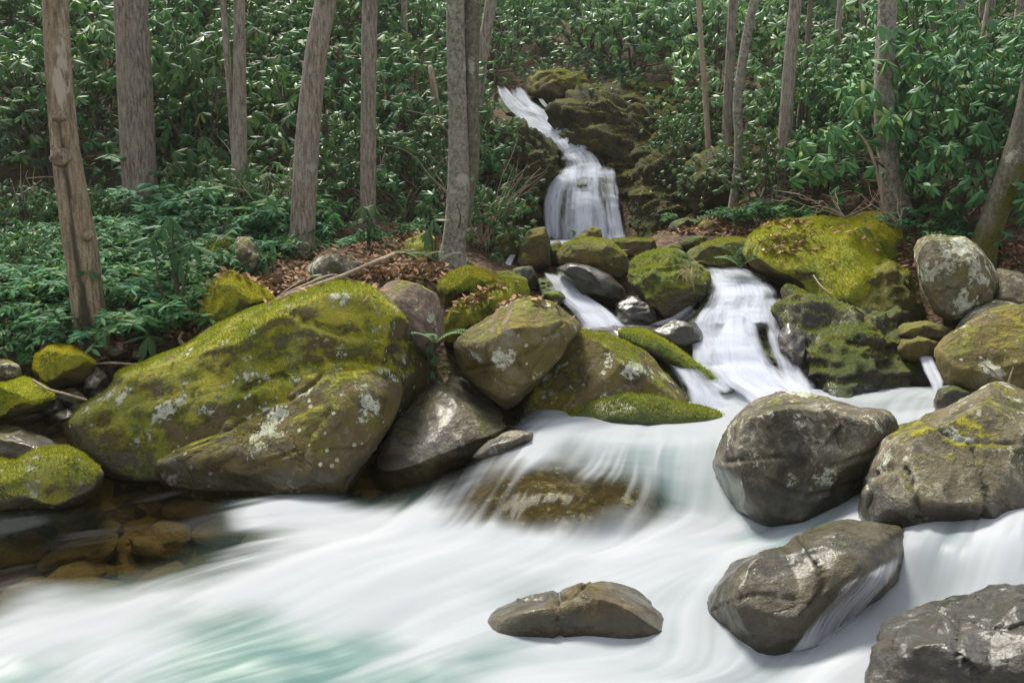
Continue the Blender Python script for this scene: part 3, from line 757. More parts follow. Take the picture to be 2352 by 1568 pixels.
for i, (x, y, w, h, Yd) in enumerate([(1575, 520, 38, 22, 13.3), (1640, 525, 44, 20, 13.0), (1600, 560, 44, 20, 12.2), (1670, 560, 36, 16, 12.0), (1540, 575, 30, 14, 12.0), (1470, 650, 20, 14, 10.4)]):
    rr = np.random.default_rng(340 + i)
    ps = [(x + w * cos(a) * rr.uniform(.8, 1.15), y - h * sin(a) * rr.uniform(.8, 1.15)) for a in np.linspace(0, 2 * pi, 10)[:-1]]
    rock('dark mossy stone on the leaf litter right of the upper fall', Yd, .25, 'mossmid' if i % 2 else 'craggy', 4, ps, facets=6, name='stone', cat='stone', group='stones right of the upper fall', cut=.8)
# cliffs beside the upper fall
rock('tall mossy cliff right of the upper fall', 17.5, 1.6, 'cliff', 6,
     [(1285, 290), (1300, 245), (1340, 210), (1420, 215), (1500, 240), (1560, 280), (1640, 320), (1700, 350), (1720, 420), (1700, 480), (1600, 520), (1500, 560), (1430, 580), (1420, 480), (1395, 400), (1330, 345)], lean=.45, facets=9, amp=1.2, crag=1.6, seed=230, cut=.82)
rock('overhanging boulder with a pale streak beside the curved thin trunk', 14.4, .8, 'cliff', 5,
     [(1560, 430), (1580, 375), (1640, 340), (1690, 335), (1720, 380), (1720, 440), (1690, 490), (1600, 490)], lean=.3, facets=7, crag=.5)
rock('broad dark wall of rock sloping down to the right of the upper fall', 15.6, .9, 'cliff', 6,
     [(1462, 440), (1490, 390), (1540, 350), (1620, 340), (1690, 390), (1730, 450), (1720, 510), (1640, 530), (1540, 548), (1468, 575)], lean=.5, facets=9, amp=1.2, crag=1.5, seed=263)
rock('dark mossy shelf of rock above the tall cliff', 18.6, .9, 'cliff', 5, [(1360, 205), (1430, 185), (1530, 210), (1620, 270), (1650, 320), (1560, 320), (1440, 260)], lean=.4, facets=7, crag=1.2, seed=271)
rock('mossy blocks crowning the top of the upper fall', 19.6, .7, 'mossmid', 5, [(1205, 215), (1215, 180), (1240, 165), (1290, 165), (1335, 170), (1350, 195), (1345, 225), (1270, 235)], facets=9, crag=.7)
rock('dark cliff with hanging moss left of the upper fall', 16.0, .9, 'cliff', 6,
     [(1110, 330), (1150, 290), (1200, 288), (1250, 315), (1288, 350), (1290, 395), (1262, 450), (1250, 540), (1235, 600), (1130, 610), (1090, 480)], lean=.35, facets=8, crag=1.3, seed=244)
rock('shadowy lichen-marked rock face behind the leftmost trunks', 13.3, .8, 'darkcliff', 6,
     [(-140, 340), (0, 325), (200, 300), (330, 320), (420, 350), (470, 400), (480, 470), (420, 530), (300, 540), (-140, 560)], lean=.2, facets=8, crag=.9, seed=255, e=.5, name='cliff', cat='cliff')
rock('mossy stone touching the left side of the twin tree', 10.7, .35, 'mossgold', 4, [(922, 600), (932, 552), (972, 536), (1006, 545), (1014, 600), (965, 625)], facets=5)
rock('low mossy hummock among roots left of the twin tree', 10.2, .3, 'mossfull', 4, [(850, 640), (870, 610), (915, 595), (960, 615), (975, 645), (910, 660)], facets=4)
rock('tiny grey stone beside the base of the slim straight trunk', 10.8, .15, 'grey', 4, [(870, 570), (885, 555), (905, 555), (915, 570), (895, 582)], facets=5, name='stone', cat='stone')

# cobbles on the bed of the clear pool
for i in range(90):
    x, y = rng.uniform(-4.4, -.5), rng.uniform(4.4, 6.9)
    z = float(ground_z(x, y)); s = rng.uniform(.07, .20)
    if i >= 6:
        src = bed_src[i % 6]
        o = src.copy(); COL.objects.link(o)
        o.scale = (s * 1.5, s, s * .55); o.rotation_euler = (rng.uniform(-.2, .2), rng.uniform(-.2, .2), rng.uniform(0, 6)); o.location = (x, y, z + s * .1)
    else:
        if i == 0: bed_src = []
        n, f = ico(4)
        r2 = np.random.default_rng(400 + i)
        q = n.copy()
        for _ in range(5):
            v = r2.normal(size=3); v /= np.linalg.norm(v); sx = np.maximum(q @ v - .75, 0); q = q - sx[:, None] * v * .9
        q = q * (1 + .12 * fbm(n * 1.8 + i * 9, 3, i))[:, None]
        o = link('cobble', mk_mesh('cobble', q, f), M['bed'], None, (x, y, z + s * .1)); o.scale = (s * 1.5, s, s * .55)
        bed_src.append(o)
    tag(o, 'brown cobble on the bed of the clear dark pool', 'stone', 'cobbles under the clear water')

# ------------------------------------------------------------------ stream: one heightfield with foam drawn out along the flow
WZ = [(-200, 1130, 0), (100, 1130, 0), (400, 1120, 0), (700, 1140, 0), (900, 1140, 0.0), (0, 1300, 0), (400, 1300, 0.0), (800, 1300, .01), (0, 1500, -.04), (600, 1560, -.05), (1100, 1500, -.04),
      (1000, 1230, .02), (1250, 1260, .03), (1500, 1270, .04), (1700, 1290, .06), (1600, 1420, -.02), (1500, 1560, -.06), (1800, 1560, -.06), (1900, 1530, -.03), (1780, 1235, .08),
      (1215, 975, .33), (1400, 972, .34), (1600, 972, .34), (1750, 960, .35), (2060, 940, .42), (2140, 930, .45), (1900, 940, .40),
      (1250, 1015, .32), (1400, 1030, .31), (1550, 1040, .29), (1650, 1040, .28), (1150, 1070, .245), (1300, 1075, .25), (1420, 1090, .24), (1500, 1110, .21), (1600, 1110, .18), (1060, 1120, .13), (1200, 1130, .19), (1350, 1150, .195),
      (1300, 1100, .245), (1250, 1160, .16), (1400, 1180, .15), (1470, 1170, .14), (1600, 1180, .09), (1000, 1170, .04), (1110, 1195, .08), (1300, 1195, .11), (1250, 1228, .03), (1400, 1232, .03),
      (2150, 1205, .36), (2250, 1215, .37), (2352, 1240, .38), (2500, 1260, .38), (2100, 1260, .29), (2200, 1290, .28), (2352, 1310, .29), (2050, 1350, .12), (2150, 1380, .10), (1980, 1440, .02), (2100, 1450, 0.0), (1950, 1510, -.04)]
wp = np.array([on_plane(a, b, c) for a, b, c in WZ])
wxy = np.vstack([wp[:, :2], [(-6, 3), (6, 3), (0, 2.2), (-6, 7.5), (5, 6), (5, 8)]])
wz = np.concatenate([wp[:, 2], [-.05, .2, -.08, 0, .4, .45]])
wat = TPS(wxy, wz, 5e-3)
NA, ND = 1500, 560
an = np.linspace(-.78, .78, NA); lnY = np.linspace(math.log(2.75), math.log(8.3), ND)
AA, LL = np.meshgrid(an, lnY)
wy = np.exp(LL); wx = AA * wy
flat = np.stack([wx.ravel(), wy.ravel()], -1)
zz = wat(flat)
FC = [(0, 1150, 0, 0), (200, 1150, 0, 0), (400, 1150, 0, 0), (600, 1130, 0, 0), (800, 1120, 0, 0), (900, 1125, .05, 0), (100, 1250, -.06, 0), (300, 1240, -.05, 0), (480, 1190, -.05, 0), (550, 1245, .14, .15), (0, 1300, -.05, 0),
      (200, 1318, .02, 0), (350, 1285, 0, 0), (450, 1322, .5, .3), (620, 1165, .55, .3), (700, 1165, .72, .3), (850, 1165, .75, .2), (950, 1175, .9, .3), (700, 1230, .88, .3), (1000, 1250, 1.05, .5), (600, 1350, 1, .5),
      (300, 1400, .95, .6), (100, 1370, .65, .3), (0, 1355, .12, 0), (0, 1400, .28, .1), (100, 1450, .85, .8), (300, 1480, .85, .9), (0, 1480, .7, .9), (200, 1550, .75, .9), (800, 1400, 1, .8), (1000, 1400, 1.05, .8), (1200, 1300, 1.1, .6),
      (1500, 1280, 1.1, .6), (700, 1450, .5, 1), (560, 1500, .16, 1), (480, 1500, .22, 1), (600, 1450, .32, 1), (650, 1525, .10, 1), (760, 1555, .15, 1), (800, 1520, .15, 1), (400, 1560, .50, 1), (900, 1500, .40, 1), (700, 1475, .25, 1), (1000, 1480, .85, .9), (1100, 1515, .38, .9), (1300, 1510, .7, .9), (1200, 1555, .8, .9),
      (900, 1562, .3, 1), (1500, 1500, .9, .9), (1400, 1560, 1, .9), (1700, 1530, 1, .9), (1600, 1380, .95, .9), (1650, 1250, 1, .9), (1800, 1235, .65, 1), (1700, 1330, .95, .9), (1900, 1545, 1.05, .9), (2000, 1480, .98, .9), (2150, 1400, 1, .9),
      (2250, 1320, 1, .9), (2300, 1270, .85, .7), (2150, 1200, .85, .5), (2100, 1260, .8, .4), (2200, 1230, .8, .6), (2352, 1260, .6, .5),
      (1230, 980, .5, .2), (1300, 985, .95, .6), (1500, 985, 1.05, .7), (1650, 1000, 1.05, .8), (1550, 1050, .72, 1), (1450, 1030, .7, .8), (1180, 1030, .45, .1), (1200, 1065, .38, 0), (1100, 1100, .42, 0), (1050, 1150, .5, 0), (1250, 1105, .10, 0), (1150, 1150, .10, 0), (1200, 1175, .05, 0), (1300, 1150, .02, 0), (1130, 1185, .15, 0), (1300, 1185, .12, 0), (1370, 1165, .08, 0), (1450, 1165, .22, 0), (1250, 1238, .9, .2), (1400, 1240, .95, .2), (1120, 1225, .9, .2),
      (1350, 1100, .18, .1), (1400, 1150, .12, 0), (1450, 1110, .30, .1), (1500, 1150, .38, .1), (1560, 1150, .62, .6), (1610, 1150, .8, .9), (1630, 1080, .85, .9), (1250, 1025, .68, .2), (1350, 1060, .4, .2), (1420, 1205, .5, .2), (1240, 1212, .30, 0),
      (1090, 1205, .45, 0), (1010, 1165, .7, .1), (980, 1185, .95, .2), (1500, 1225, .9, .3), (2060, 945, .9, .5), (2140, 935, .9, .5), (1150, 1235, .95, .3)]
fa = np.array(FC, float)
fp = []
for a, b in fa[:, :2]:
    ym_ = np.linspace(2.6, 8.4, 1500); pm_ = P(a, b, ym_)
    km_ = np.where(pm_[:, 2] < wat(pm_[:, :2]))[0]
    fp.append(pm_[km_[0]] if len(km_) else on_plane(a, b, .3))
fp = np.array(fp)
foam = TPS(fp[:, :2], fa[:, 2], 5e-3)(flat); teal = TPS(fp[:, :2], fa[:, 3], 5e-3)(flat)
FL = [(1600, 1050, -.2, 1), (1500, 1000, -1, .12), (1300, 1000, -1, .2), (1200, 1040, -1, .8), (1080, 1110, -1, .9), (1250, 1110, -1, .75), (1350, 1060, -1, .35), (1420, 1100, -.4, .7), (1400, 1160, -.6, .8), (1500, 1150, .1, 1), (1600, 1150, -.25, 1), (1550, 1080, .1, 1), (1500, 1280, -1, .15),
      (1000, 1250, -1, .28), (700, 1300, -1, .35), (300, 1400, -1, .28), (100, 1500, -1, .5), (600, 1500, -1, .22), (900, 1450, -1, .3), (300, 1200, -1, .18), (700, 1180, -1, .12), (1700, 1310, -.6, .7), (1600, 1420, 0, 1), (1300, 1520, -1, .05), (1700, 1545, -1, .12),
      (2250, 1220, .6, .45), (2330, 1270, .8, .6), (2150, 1300, -.3, 1), (2250, 1320, -.5, .8), (2000, 1480, -.85, .55), (2150, 1400, -.8, .6), (1150, 1200, -.8, .7), (1780, 1240, -1, .2), (1000, 1170, -.8, .9), (2060, 940, -1, .1)]
f0 = np.array([on_plane(a, b, .05) for a, b, _, _ in FL]); f1 = np.array([on_plane(a + 12 * c / math.hypot(c, d), b + 12 * d / math.hypot(c, d), .05) for a, b, c, d in FL])
fv = (f1 - f0)[:, :2]; fv /= np.linalg.norm(fv, axis=1)[:, None]
vx = np.zeros(len(flat)); vy = np.zeros(len(flat)); ws = np.zeros(len(flat))
for (c, d) in zip(f0, fv):
    w_ = 1 / (((flat - c[:2]) ** 2).sum(1) + .02) ** 1.6
    vx += w_ * d[0]; vy += w_ * d[1]; ws += w_
vx /= ws; vy /= ws; nn = np.hypot(vx, vy); vx /= nn; vy /= nn
# drag noise along the flow on the grid
da, dl = an[1] - an[0], lnY[1] - lnY[0]
ga = ((vx * flat[:, 1] - flat[:, 0] * vy) / flat[:, 1] ** 2 / da).reshape(ND, NA)
gl_ = ((vy / flat[:, 1]) / dl).reshape(ND, NA)
# unit steps in grid cells
gm = np.sqrt(ga ** 2 + gl_ ** 2); ga /= gm; gl_ /= gm


def lic(noise, L, st=1.0):
    jj, ii = np.meshgrid(np.arange(NA, dtype=float), np.arange(ND, dtype=float))
    acc = noise.copy(); tot = 1.0
    for sg in (1, -1):
        j, i = jj.copy(), ii.copy()
        for k in range(L):
            jc = np.clip(j, 0, NA - 1).astype(int); ic = np.clip(i, 0, ND - 1).astype(int)
            j = np.clip(j + sg * st * ga[ic, jc], 0, NA - 1.01); i = np.clip(i + sg * st * gl_[ic, jc], 0, ND - 1.01)
            j0 = j.astype(int); i0 = i.astype(int); fj = j - j0; fi = i - i0
            s = (noise[i0, j0] * (1 - fi) * (1 - fj) + noise[i0, j0 + 1] * (1 - fi) * fj + noise[i0 + 1, j0] * fi * (1 - fj) + noise[i0 + 1, j0 + 1] * fi * fj)
            w_ = .5 + .5 * cos(pi * (k + 1) / (L + 1))
            acc += s * w_; tot += w_
    a = acc / tot
    return (a - a.mean()) / a.std()


jj, ii = np.meshgrid(np.arange(NA, dtype=float), np.arange(ND, dtype=float))
g3 = np.stack([jj.ravel(), ii.ravel(), 0 * jj.ravel()], -1)
s1 = lic(fbm(g3 / 6.0, 2, 21).reshape(ND, NA), 60)
s2 = lic(fbm(g3 / 22.0, 3, 31).reshape(ND, NA), 70, 1.4)
s3 = lic(fbm(g3 / 60.0, 3, 41).reshape(ND, NA), 50, 2.0)
streak = (.15 * s1 + .55 * s2 + .52 * s3).ravel()
fm = np.clip(foam, 0, 1.1)
amp_ = .05 + .70 * np.clip(fm, 0, 1) * np.clip(1.3 - fm, 0, 1) * 1.6
soft = fbm(np.stack([flat[:, 0] * 1.3, flat[:, 1] * 2.6, 0 * zz], -1), 4, 91, .55)
fm = fm + amp_ * (streak * .36 + soft * .55)
fil = sstep(.5, 1.9, (.25 * s1 + .9 * s2).ravel()) * (sstep(.02, .2, foam) * .40 + .06)
fm = np.clip(sstep(.12, 1.06, fm) + fil, 0, 1) * .97
rip = (.5 * s1 + .8 * s2).ravel()
q3 = np.stack([flat[:, 0], flat[:, 1], 0 * zz], -1)
zz = zz + (.010 * s3.ravel() + .003 * s2.ravel()) * (.35 + np.clip(foam, 0, 1)) + .02 * fbm(q3 * 1.8, 3, 77)
wv = np.stack([flat[:, 0], flat[:, 1], zz], -1)
tag(link('water', mk_mesh('water', wv, grid_faces(ND, NA), attrs={'foam': fm, 'teal': np.clip(teal, 0, 1) * .9, 'ripple': rip}), M['stream']), kind='structure')


# the boulder the water slides over: its top follows just under the surface
nx_, ny_ = 150, 110
DP = np.array([on_plane(a, b, .15)[:2] for a, b in ((965, 1195), (1030, 1120), (1110, 1070), (1210, 1040), (1310, 1035), (1410, 1052), (1480, 1085), (1540, 1130), (1575, 1215), (1480, 1250), (1260, 1255), (1060, 1245))])
lo_, hi_ = DP.min(0) - .05, DP.max(0) + .05
bx, by = np.meshgrid(np.linspace(lo_[0], hi_[0], nx_), np.linspace(lo_[1], hi_[1], ny_))
bf = np.stack([bx.ravel(), by.ravel()], -1)
dist = np.full(len(bf), 1e9); ins_ = np.zeros(len(bf), bool); m_ = len(DP)
for i in range(m_):
    a_, b_ = DP[i], DP[(i + 1) % m_]; ab = b_ - a_
    tt_ = np.clip(((bf - a_) @ ab) / (ab @ ab), 0, 1)
    dist = np.minimum(dist, np.linalg.norm(bf - (a_ + tt_[:, None] * ab), axis=1))
    cr_ = ((a_[1] > bf[:, 1]) != (b_[1] > bf[:, 1])) & (bf[:, 0] < (b_[0] - a_[0]) * (bf[:, 1] - a_[1]) / (b_[1] - a_[1] + 1e-12) + a_[0])
    ins_ ^= cr_
sd__ = np.where(ins_, dist, -dist)
q_ = np.stack([bf[:, 0], bf[:, 1], 0 * bf[:, 0]], -1)
hz_ = wat(bf) - .034 + .012 * fbm(q_ * 3, 4, 5) + .012 * fbm(q_ * 11, 3, 8) - .55 * (1 - sstep(-.25, .14, sd__))
cen_ = np.array([*DP.mean(0), .1])
dome = link('boulder', mk_mesh('boulder', np.stack([bf[:, 0], bf[:, 1], hz_], -1) - cen_, grid_faces(ny_, nx_)), M['dome'], None, cen_)
tag(dome, 'submerged brown boulder under the clear sheet of sliding water', 'boulder')


def pool(name, pts, z, n=60):
    a = np.array([on_plane(x, y, z) for x, y in pts])
    c = a.mean(0)
    rs = np.linspace(0, 1, 12)
    m = len(a)
    v = [c] + [c + (a[i] - c) * r for r in rs[1:] for i in range(m)]
    bm = bmesh.new()
    vs = [bm.verts.new(x) for x in v]
    for i in range(m):
        bm.faces.new((vs[0], vs[1 + i], vs[1 + (i + 1) % m]))
        for k in range(10):
            b = 1 + k * m
            bm.faces.new((vs[b + i], vs[b + m + i], vs[b + m + (i + 1) % m], vs[b + (i + 1) % m]))
    me = bpy.data.meshes.new(name); bm.to_mesh(me); bm.free()
    for k_, val in (('foam', .9), ('teal', .1), ('ripple', 0)):
        at = me.attributes.new(k_, 'FLOAT', 'POINT'); at.data.foreach_set('value', np.full(len(me.vertices), val, np.float32))
    tag(link(name, me, M['stream']), kind='structure')


z_up = float(P(1340, 556, 14.2)[2])
pool('water', [(1225, 553), (1300, 550), (1450, 550), (1490, 556), (1470, 572), (1400, 578), (1290, 578), (1230, 570)], z_up)
z_mid = float(P(1400, 748, 9.4)[2])
0 and pool('water', [(1320, 744), (1400, 742), (1450, 744), (1465, 747), (1440, 751), (1400, 752), (1345, 751)], z_mid)


# ------------------------------------------------------------------ waterfalls: ribbons over rock ledges
def fall_grid(secs, nu, nv, widen=0.0, drop=0.0, seed=0, relief=.05, steps=0.0):
    L = spl([P(s[0], s[1], s[4]) for s in secs], nv); R = spl([P(s[2], s[3], s[4]) for s in secs], nv)
    ext = (R - L) * widen
    L, R = L - ext, R + ext
    u = np.linspace(0, 1, nu)
    g = L[:, None, :] * (1 - u)[None, :, None] + R[:, None, :] * u[None, :, None]
    W = np.linalg.norm(R - L, axis=1).mean(); Ln = np.linalg.norm(np.diff((L + R) / 2, axis=0), axis=1).sum()
    uu, vv = np.meshgrid(u * W, np.linspace(0, Ln, nv))
    q = np.stack([uu.ravel() * 1.5, vv.ravel() * 1.1, 0 * uu.ravel() + seed], -1)
    b = fbm(q, 3, seed).reshape(nv, nu)
    q2 = np.stack([uu.ravel() * 1.1, vv.ravel() * 3.0, 0 * uu.ravel() + seed], -1)
    b2 = fbm(q2, 3, seed + 5).reshape(nv, nu)
    bulge = 4 * u * (1 - u)
    off = relief * (b * .8 + b2) + relief * .6 * bulge[None, :]
    g[..., 1] -= off - drop
    g[..., 2] += off * .45 - drop * .55
    return g, uu, vv


def fall(label, ribbons, mat='veil', nu=60, nv=90, seed=0, layers=2, relief=.05, ledge_mat='craggy', widen=.28, ledge=None, holes=.5):
    root = thing('waterfall', label, 'waterfall')
    if not isinstance(ribbons[0], list): ribbons = [ribbons]
    for j, secs in enumerate(ribbons):
        for k in range(layers):
            sd_ = seed + 7 * j
            g, uu, vv = fall_grid(secs, nu, nv, -.02 * k, -.018 * k - .012 * (j % 3), sd_, relief * (.6 + .25 * (j % 3)))
            u = np.linspace(0, 1, nu)
            jag = fbm(np.stack([vv.ravel() * 1.6, uu.ravel() * .8 + sd_ + k, 0 * vv.ravel()], -1), 3, sd_ + 3).reshape(nv, nu) * .22
            fr = fbm(np.stack([uu.ravel() * 14, vv.ravel() * .7, 0 * uu.ravel() + sd_], -1), 3, sd_ + 8).reshape(nv, nu)
            ed = sstep(0, .26, u[None, :] + jag + fr * .06) * sstep(0, .26, 1 - u[None, :] + jag * .9 + fr * .06)
            t = np.linspace(0, 1, nv)[:, None]
            ed = ed * sstep(-.02, .12, t + fr * .05) * sstep(-.02, .10, 1 - t + fr * .08)
            hol = fbm(np.stack([uu.ravel() * 4.5, vv.ravel() * 1.1, 0 * uu.ravel() + sd_ + 40 * k], -1), 4, sd_ + 60 + k, .6).reshape(nv, nu)
            ed = ed * (1 - holes * sstep(.02, .45, hol + .25 * k))
            link('water_veil', mk_mesh('water_veil', g.reshape(-1, 3), grid_faces(nv, nu), attrs={'edge': ed.ravel()}, uv=np.stack([uu.ravel(), vv.ravel()], -1) + k * 3.3 + j * 5.7), M[mat], root)
    if ledge:
        g, uu, vv = fall_grid(ledge, 90, 120, widen, .16, seed, relief)
        q = g.reshape(-1, 3)
        r = .12 * fbm(q * 2.5, 5, seed + 20, .55, True) + .05 * np.floor(4 * vnoise(q * 3.0, seed)) / 4
        e = sstep(0, .18, np.linspace(0, 1, 90)) * sstep(0, .18, 1 - np.linspace(0, 1, 90))
        q = q.copy(); q[:, 1] -= r - .35 * np.tile(1 - e, 120); q[:, 2] += r * .3 - .25 * np.tile(1 - e, 120)
        tag(link('rock_ledge', mk_mesh('rock_ledge', q, grid_faces(120, 90)), M[ledge_mat]), 'dark wet rock ledge behind the ' + label.split(',')[0], 'rock ledge')
    return root


UP = [(1138, 205, 1203, 205, 19.3), (1160, 252, 1228, 238, 18.5), (1200, 290, 1292, 278, 17.6), (1262, 326, 1318, 308, 16.9), (1288, 360, 1362, 348, 16.5), (1290, 392, 1394, 376, 16.2), (1268, 418, 1405, 402, 15.7),
      (1254, 462, 1416, 452, 15.4), (1247, 512, 1427, 512, 15.2), (1243, 562, 1434, 562, 15.1)]
fall('tall upper waterfall, widening as it drops behind the mossy boulders',
     [[(1136, 200, 1165, 203, 19.4), (1152, 240, 1195, 236, 18.7), (1185, 280, 1245, 272, 17.9), (1225, 312, 1300, 298, 17.2), (1262, 338, 1332, 322, 16.8)],
      [(1165, 205, 1206, 206, 19.2), (1190, 250, 1238, 240, 18.5), (1228, 288, 1294, 278, 17.6), (1272, 325, 1322, 308, 16.9), (1292, 365, 1366, 350, 16.5)],
      [(1268, 330, 1322, 312, 16.85), (1286, 362, 1366, 348, 16.5), (1288, 395, 1396, 378, 16.15), (1285, 425, 1408, 410, 15.8)],
      [(1288, 385, 1392, 372, 16.2), (1276, 420, 1406, 408, 15.7), (1268, 465, 1414, 455, 15.4), (1260, 512, 1424, 512, 15.2), (1256, 566, 1430, 566, 15.1)],
      [(1276, 402, 1318, 400, 15.8), (1254, 440, 1300, 436, 15.5), (1246, 490, 1292, 486, 15.25), (1240, 566, 1296, 566, 15.05)],
      [(1362, 384, 1412, 392, 15.9), (1374, 430, 1420, 436, 15.5), (1386, 490, 1428, 490, 15.2), (1390, 566, 1440, 566, 15.05)],
      [(1310, 440, 1366, 440, 15.45), (1304, 490, 1374, 490, 15.2), (1300, 566, 1380, 566, 15.0)]], nu=60, nv=110, seed=3, relief=.06, widen=.22, ledge=UP)
fall('thin side trickle, right of the top of the upper waterfall', [(1228, 222, 1246, 222, 18.6), (1250, 252, 1268, 250, 18.0), (1275, 280, 1296, 278, 17.4), (1292, 305, 1312, 302, 16.95)], 'veil_thin', 14, 30, 5, 1, .02)
fall('small middle cascade, fanning out above the tan diamond-shaped boulder',
     [(1232, 626, 1292, 628, 10.7), (1248, 650, 1325, 648, 10.35), (1262, 680, 1362, 680, 10.0), (1300, 712, 1405, 712, 9.7), (1325, 748, 1440, 748, 9.4), (1330, 765, 1470, 762, 9.2)], ledge=[(1232, 626, 1292, 628, 10.7), (1262, 680, 1362, 680, 10.0), (1325, 752, 1428, 752, 9.45)], nu=50, nv=60, seed=9, relief=.05)
fall('tiny spout, between the two boulders left of the upper waterfall', [(1172, 582, 1188, 584, 11.6), (1160, 600, 1180, 602, 11.4), (1152, 618, 1172, 620, 11.25)], 'veil', 14, 20, 11, 1, .01)
CAS = [(1588, 598, 1682, 604, 11.1), (1612, 640, 1758, 636, 10.4), (1606, 690, 1802, 682, 9.8), (1582, 738, 1792, 738, 9.3), (1590, 800, 1796, 798, 8.85), (1592, 850, 1815, 850, 8.5), (1630, 885, 1862, 895, 8.2), (1690, 930, 1880, 922, 7.9)]
fall('broad main cascade, the brightest fall right of centre',
     [[(1586, 596, 1684, 603, 11.15), (1606, 628, 1745, 630, 10.5), (1612, 660, 1775, 655, 10.1), (1610, 690, 1790, 684, 9.8)],
      [(1618, 650, 1768, 645, 10.25), (1600, 690, 1802, 680, 9.75), (1585, 722, 1795, 716, 9.45), (1590, 752, 1790, 750, 9.2)],
      [(1612, 700, 1735, 694, 9.65), (1606, 760, 1758, 758, 9.15), (1602, 830, 1790, 830, 8.7), (1640, 888, 1838, 892, 8.25), (1700, 935, 1872, 928, 7.9)],
      [(1722, 684, 1812, 680, 9.7), (1742, 740, 1814, 738, 9.2), (1758, 800, 1832, 798, 8.82), (1780, 868, 1868, 866, 8.4), (1790, 918, 1886, 915, 8.05)],
      [(1606, 700, 1662, 716, 9.6), (1574, 745, 1660, 762, 9.2), (1586, 800, 1690, 812, 8.75), (1590, 850, 1722, 862, 8.45), (1640, 905, 1790, 910, 8.1)],
      [(1655, 720, 1720, 720, 9.4), (1640, 780, 1735, 780, 8.95), (1640, 850, 1770, 850, 8.5), (1690, 920, 1820, 920, 8.0)],
      [(1588, 835, 1810, 835, 8.5), (1610, 872, 1858, 876, 8.2), (1660, 905, 1890, 905, 7.95), (1700, 945, 1900, 940, 7.7)]], nu=60, nv=100, seed=14, relief=.042, widen=.2, ledge=CAS)
fall('low left arm, spilling sideways off the broad main cascade', [(1590, 690, 1612, 712, 9.65), (1540, 722, 1572, 742, 9.4), (1490, 742, 1515, 762, 9.2), (1440, 758, 1468, 776, 9.05)], 'veil_thin', 24, 40, 17, 1, .02)
fall('thin bent strand, on the right side of the broad main cascade', [(1780, 736, 1805, 738, 9.15), (1800, 765, 1830, 770, 8.95), (1822, 800, 1850, 802, 8.75), (1826, 840, 1862, 840, 8.6), (1815, 890, 1868, 890, 8.45)], 'veil_thin', 24, 50, 19, 1, .02)
SC = [(1432, 768, 1468, 772, 8.9), (1500, 815, 1540, 812, 8.6), (1545, 858, 1618, 850, 8.3), (1565, 900, 1665, 895, 8.05), (1582, 955, 1700, 950, 7.8)]
fall('narrow side chute, sliding past the mossy tongue into the pool', SC, 'veil', 50, 70, 23, 2, .02, widen=.12, ledge=SC)
fall('little right-hand fall, tucked beside the ochre boulder', [(2108, 815, 2142, 815, 8.5), (2115, 850, 2160, 848, 8.2), (2122, 885, 2175, 880, 7.9), (2130, 930, 2180, 930, 7.6)], 'veil', 30, 40, 27, 1, .03, widen=.1)


# ------------------------------------------------------------------ trees
def tube(cs, rs, sides=40, seed=0, rough=.05, vfreq=.5, step=.05, flare=0.0, closed=True, ridge=9):
    cs = np.asarray(cs, float); rs = np.asarray(rs, float)
    n = max(6, int(np.linalg.norm(np.diff(cs, axis=0), axis=1).sum() / step))
    c = spl(cs, n); r = spl(rs[:, None], n)[:, 0]
    tng = np.gradient(c, axis=0); tng /= np.linalg.norm(tng, axis=1)[:, None]
    ref = np.array([0.0, 1.0, 0.15]); ref /= np.linalg.norm(ref)
    s = np.cross(tng, ref); s /= np.linalg.norm(s, axis=1)[:, None] + 1e-9
    b = np.cross(s, tng)
    th = np.linspace(0, 2 * pi, sides + 1)
    arc = np.concatenate([[0], np.cumsum(np.linalg.norm(np.diff(c, axis=0), axis=1))])
    tt, aa = np.meshgrid(th, arc)
    rr = np.repeat(r[:, None], sides + 1, 1)
    q = np.stack([np.cos(tt).ravel() * 1.5, np.sin(tt).ravel() * 1.5, aa.ravel() * 1.3 + seed * 7.7], -1)
    d = fbm(q, 3, seed) * rough * 1.6
    q = np.stack([np.cos(tt).ravel() * ridge / 2, np.sin(tt).ravel() * ridge / 2, aa.ravel() * vfreq * 2 + seed], -1)
    d = d + fbm(q, 3, seed + 4, .6, True) * rough
    d = (d - d.mean()).reshape(rr.shape)
    if flare:
        fl = np.exp(-arc / .22)[:, None]
        lob = .5 + .5 * np.cos(tt * 5 + seed) + .3 * np.cos(tt * 3 + seed * 2)
        d = d + fl * flare * (.35 + .65 * lob)
    rr = rr * (1 + d)
    v = c[:, None, :] + s[:, None, :] * (np.cos(tt) * rr)[..., None] + b[:, None, :] * (np.sin(tt) * rr)[..., None]
    uv = np.stack([tt.ravel() * r.mean(), aa.ravel()], -1)
    return v.reshape(-1, 3), grid_faces(n, sides + 1), uv, arc, tt, aa


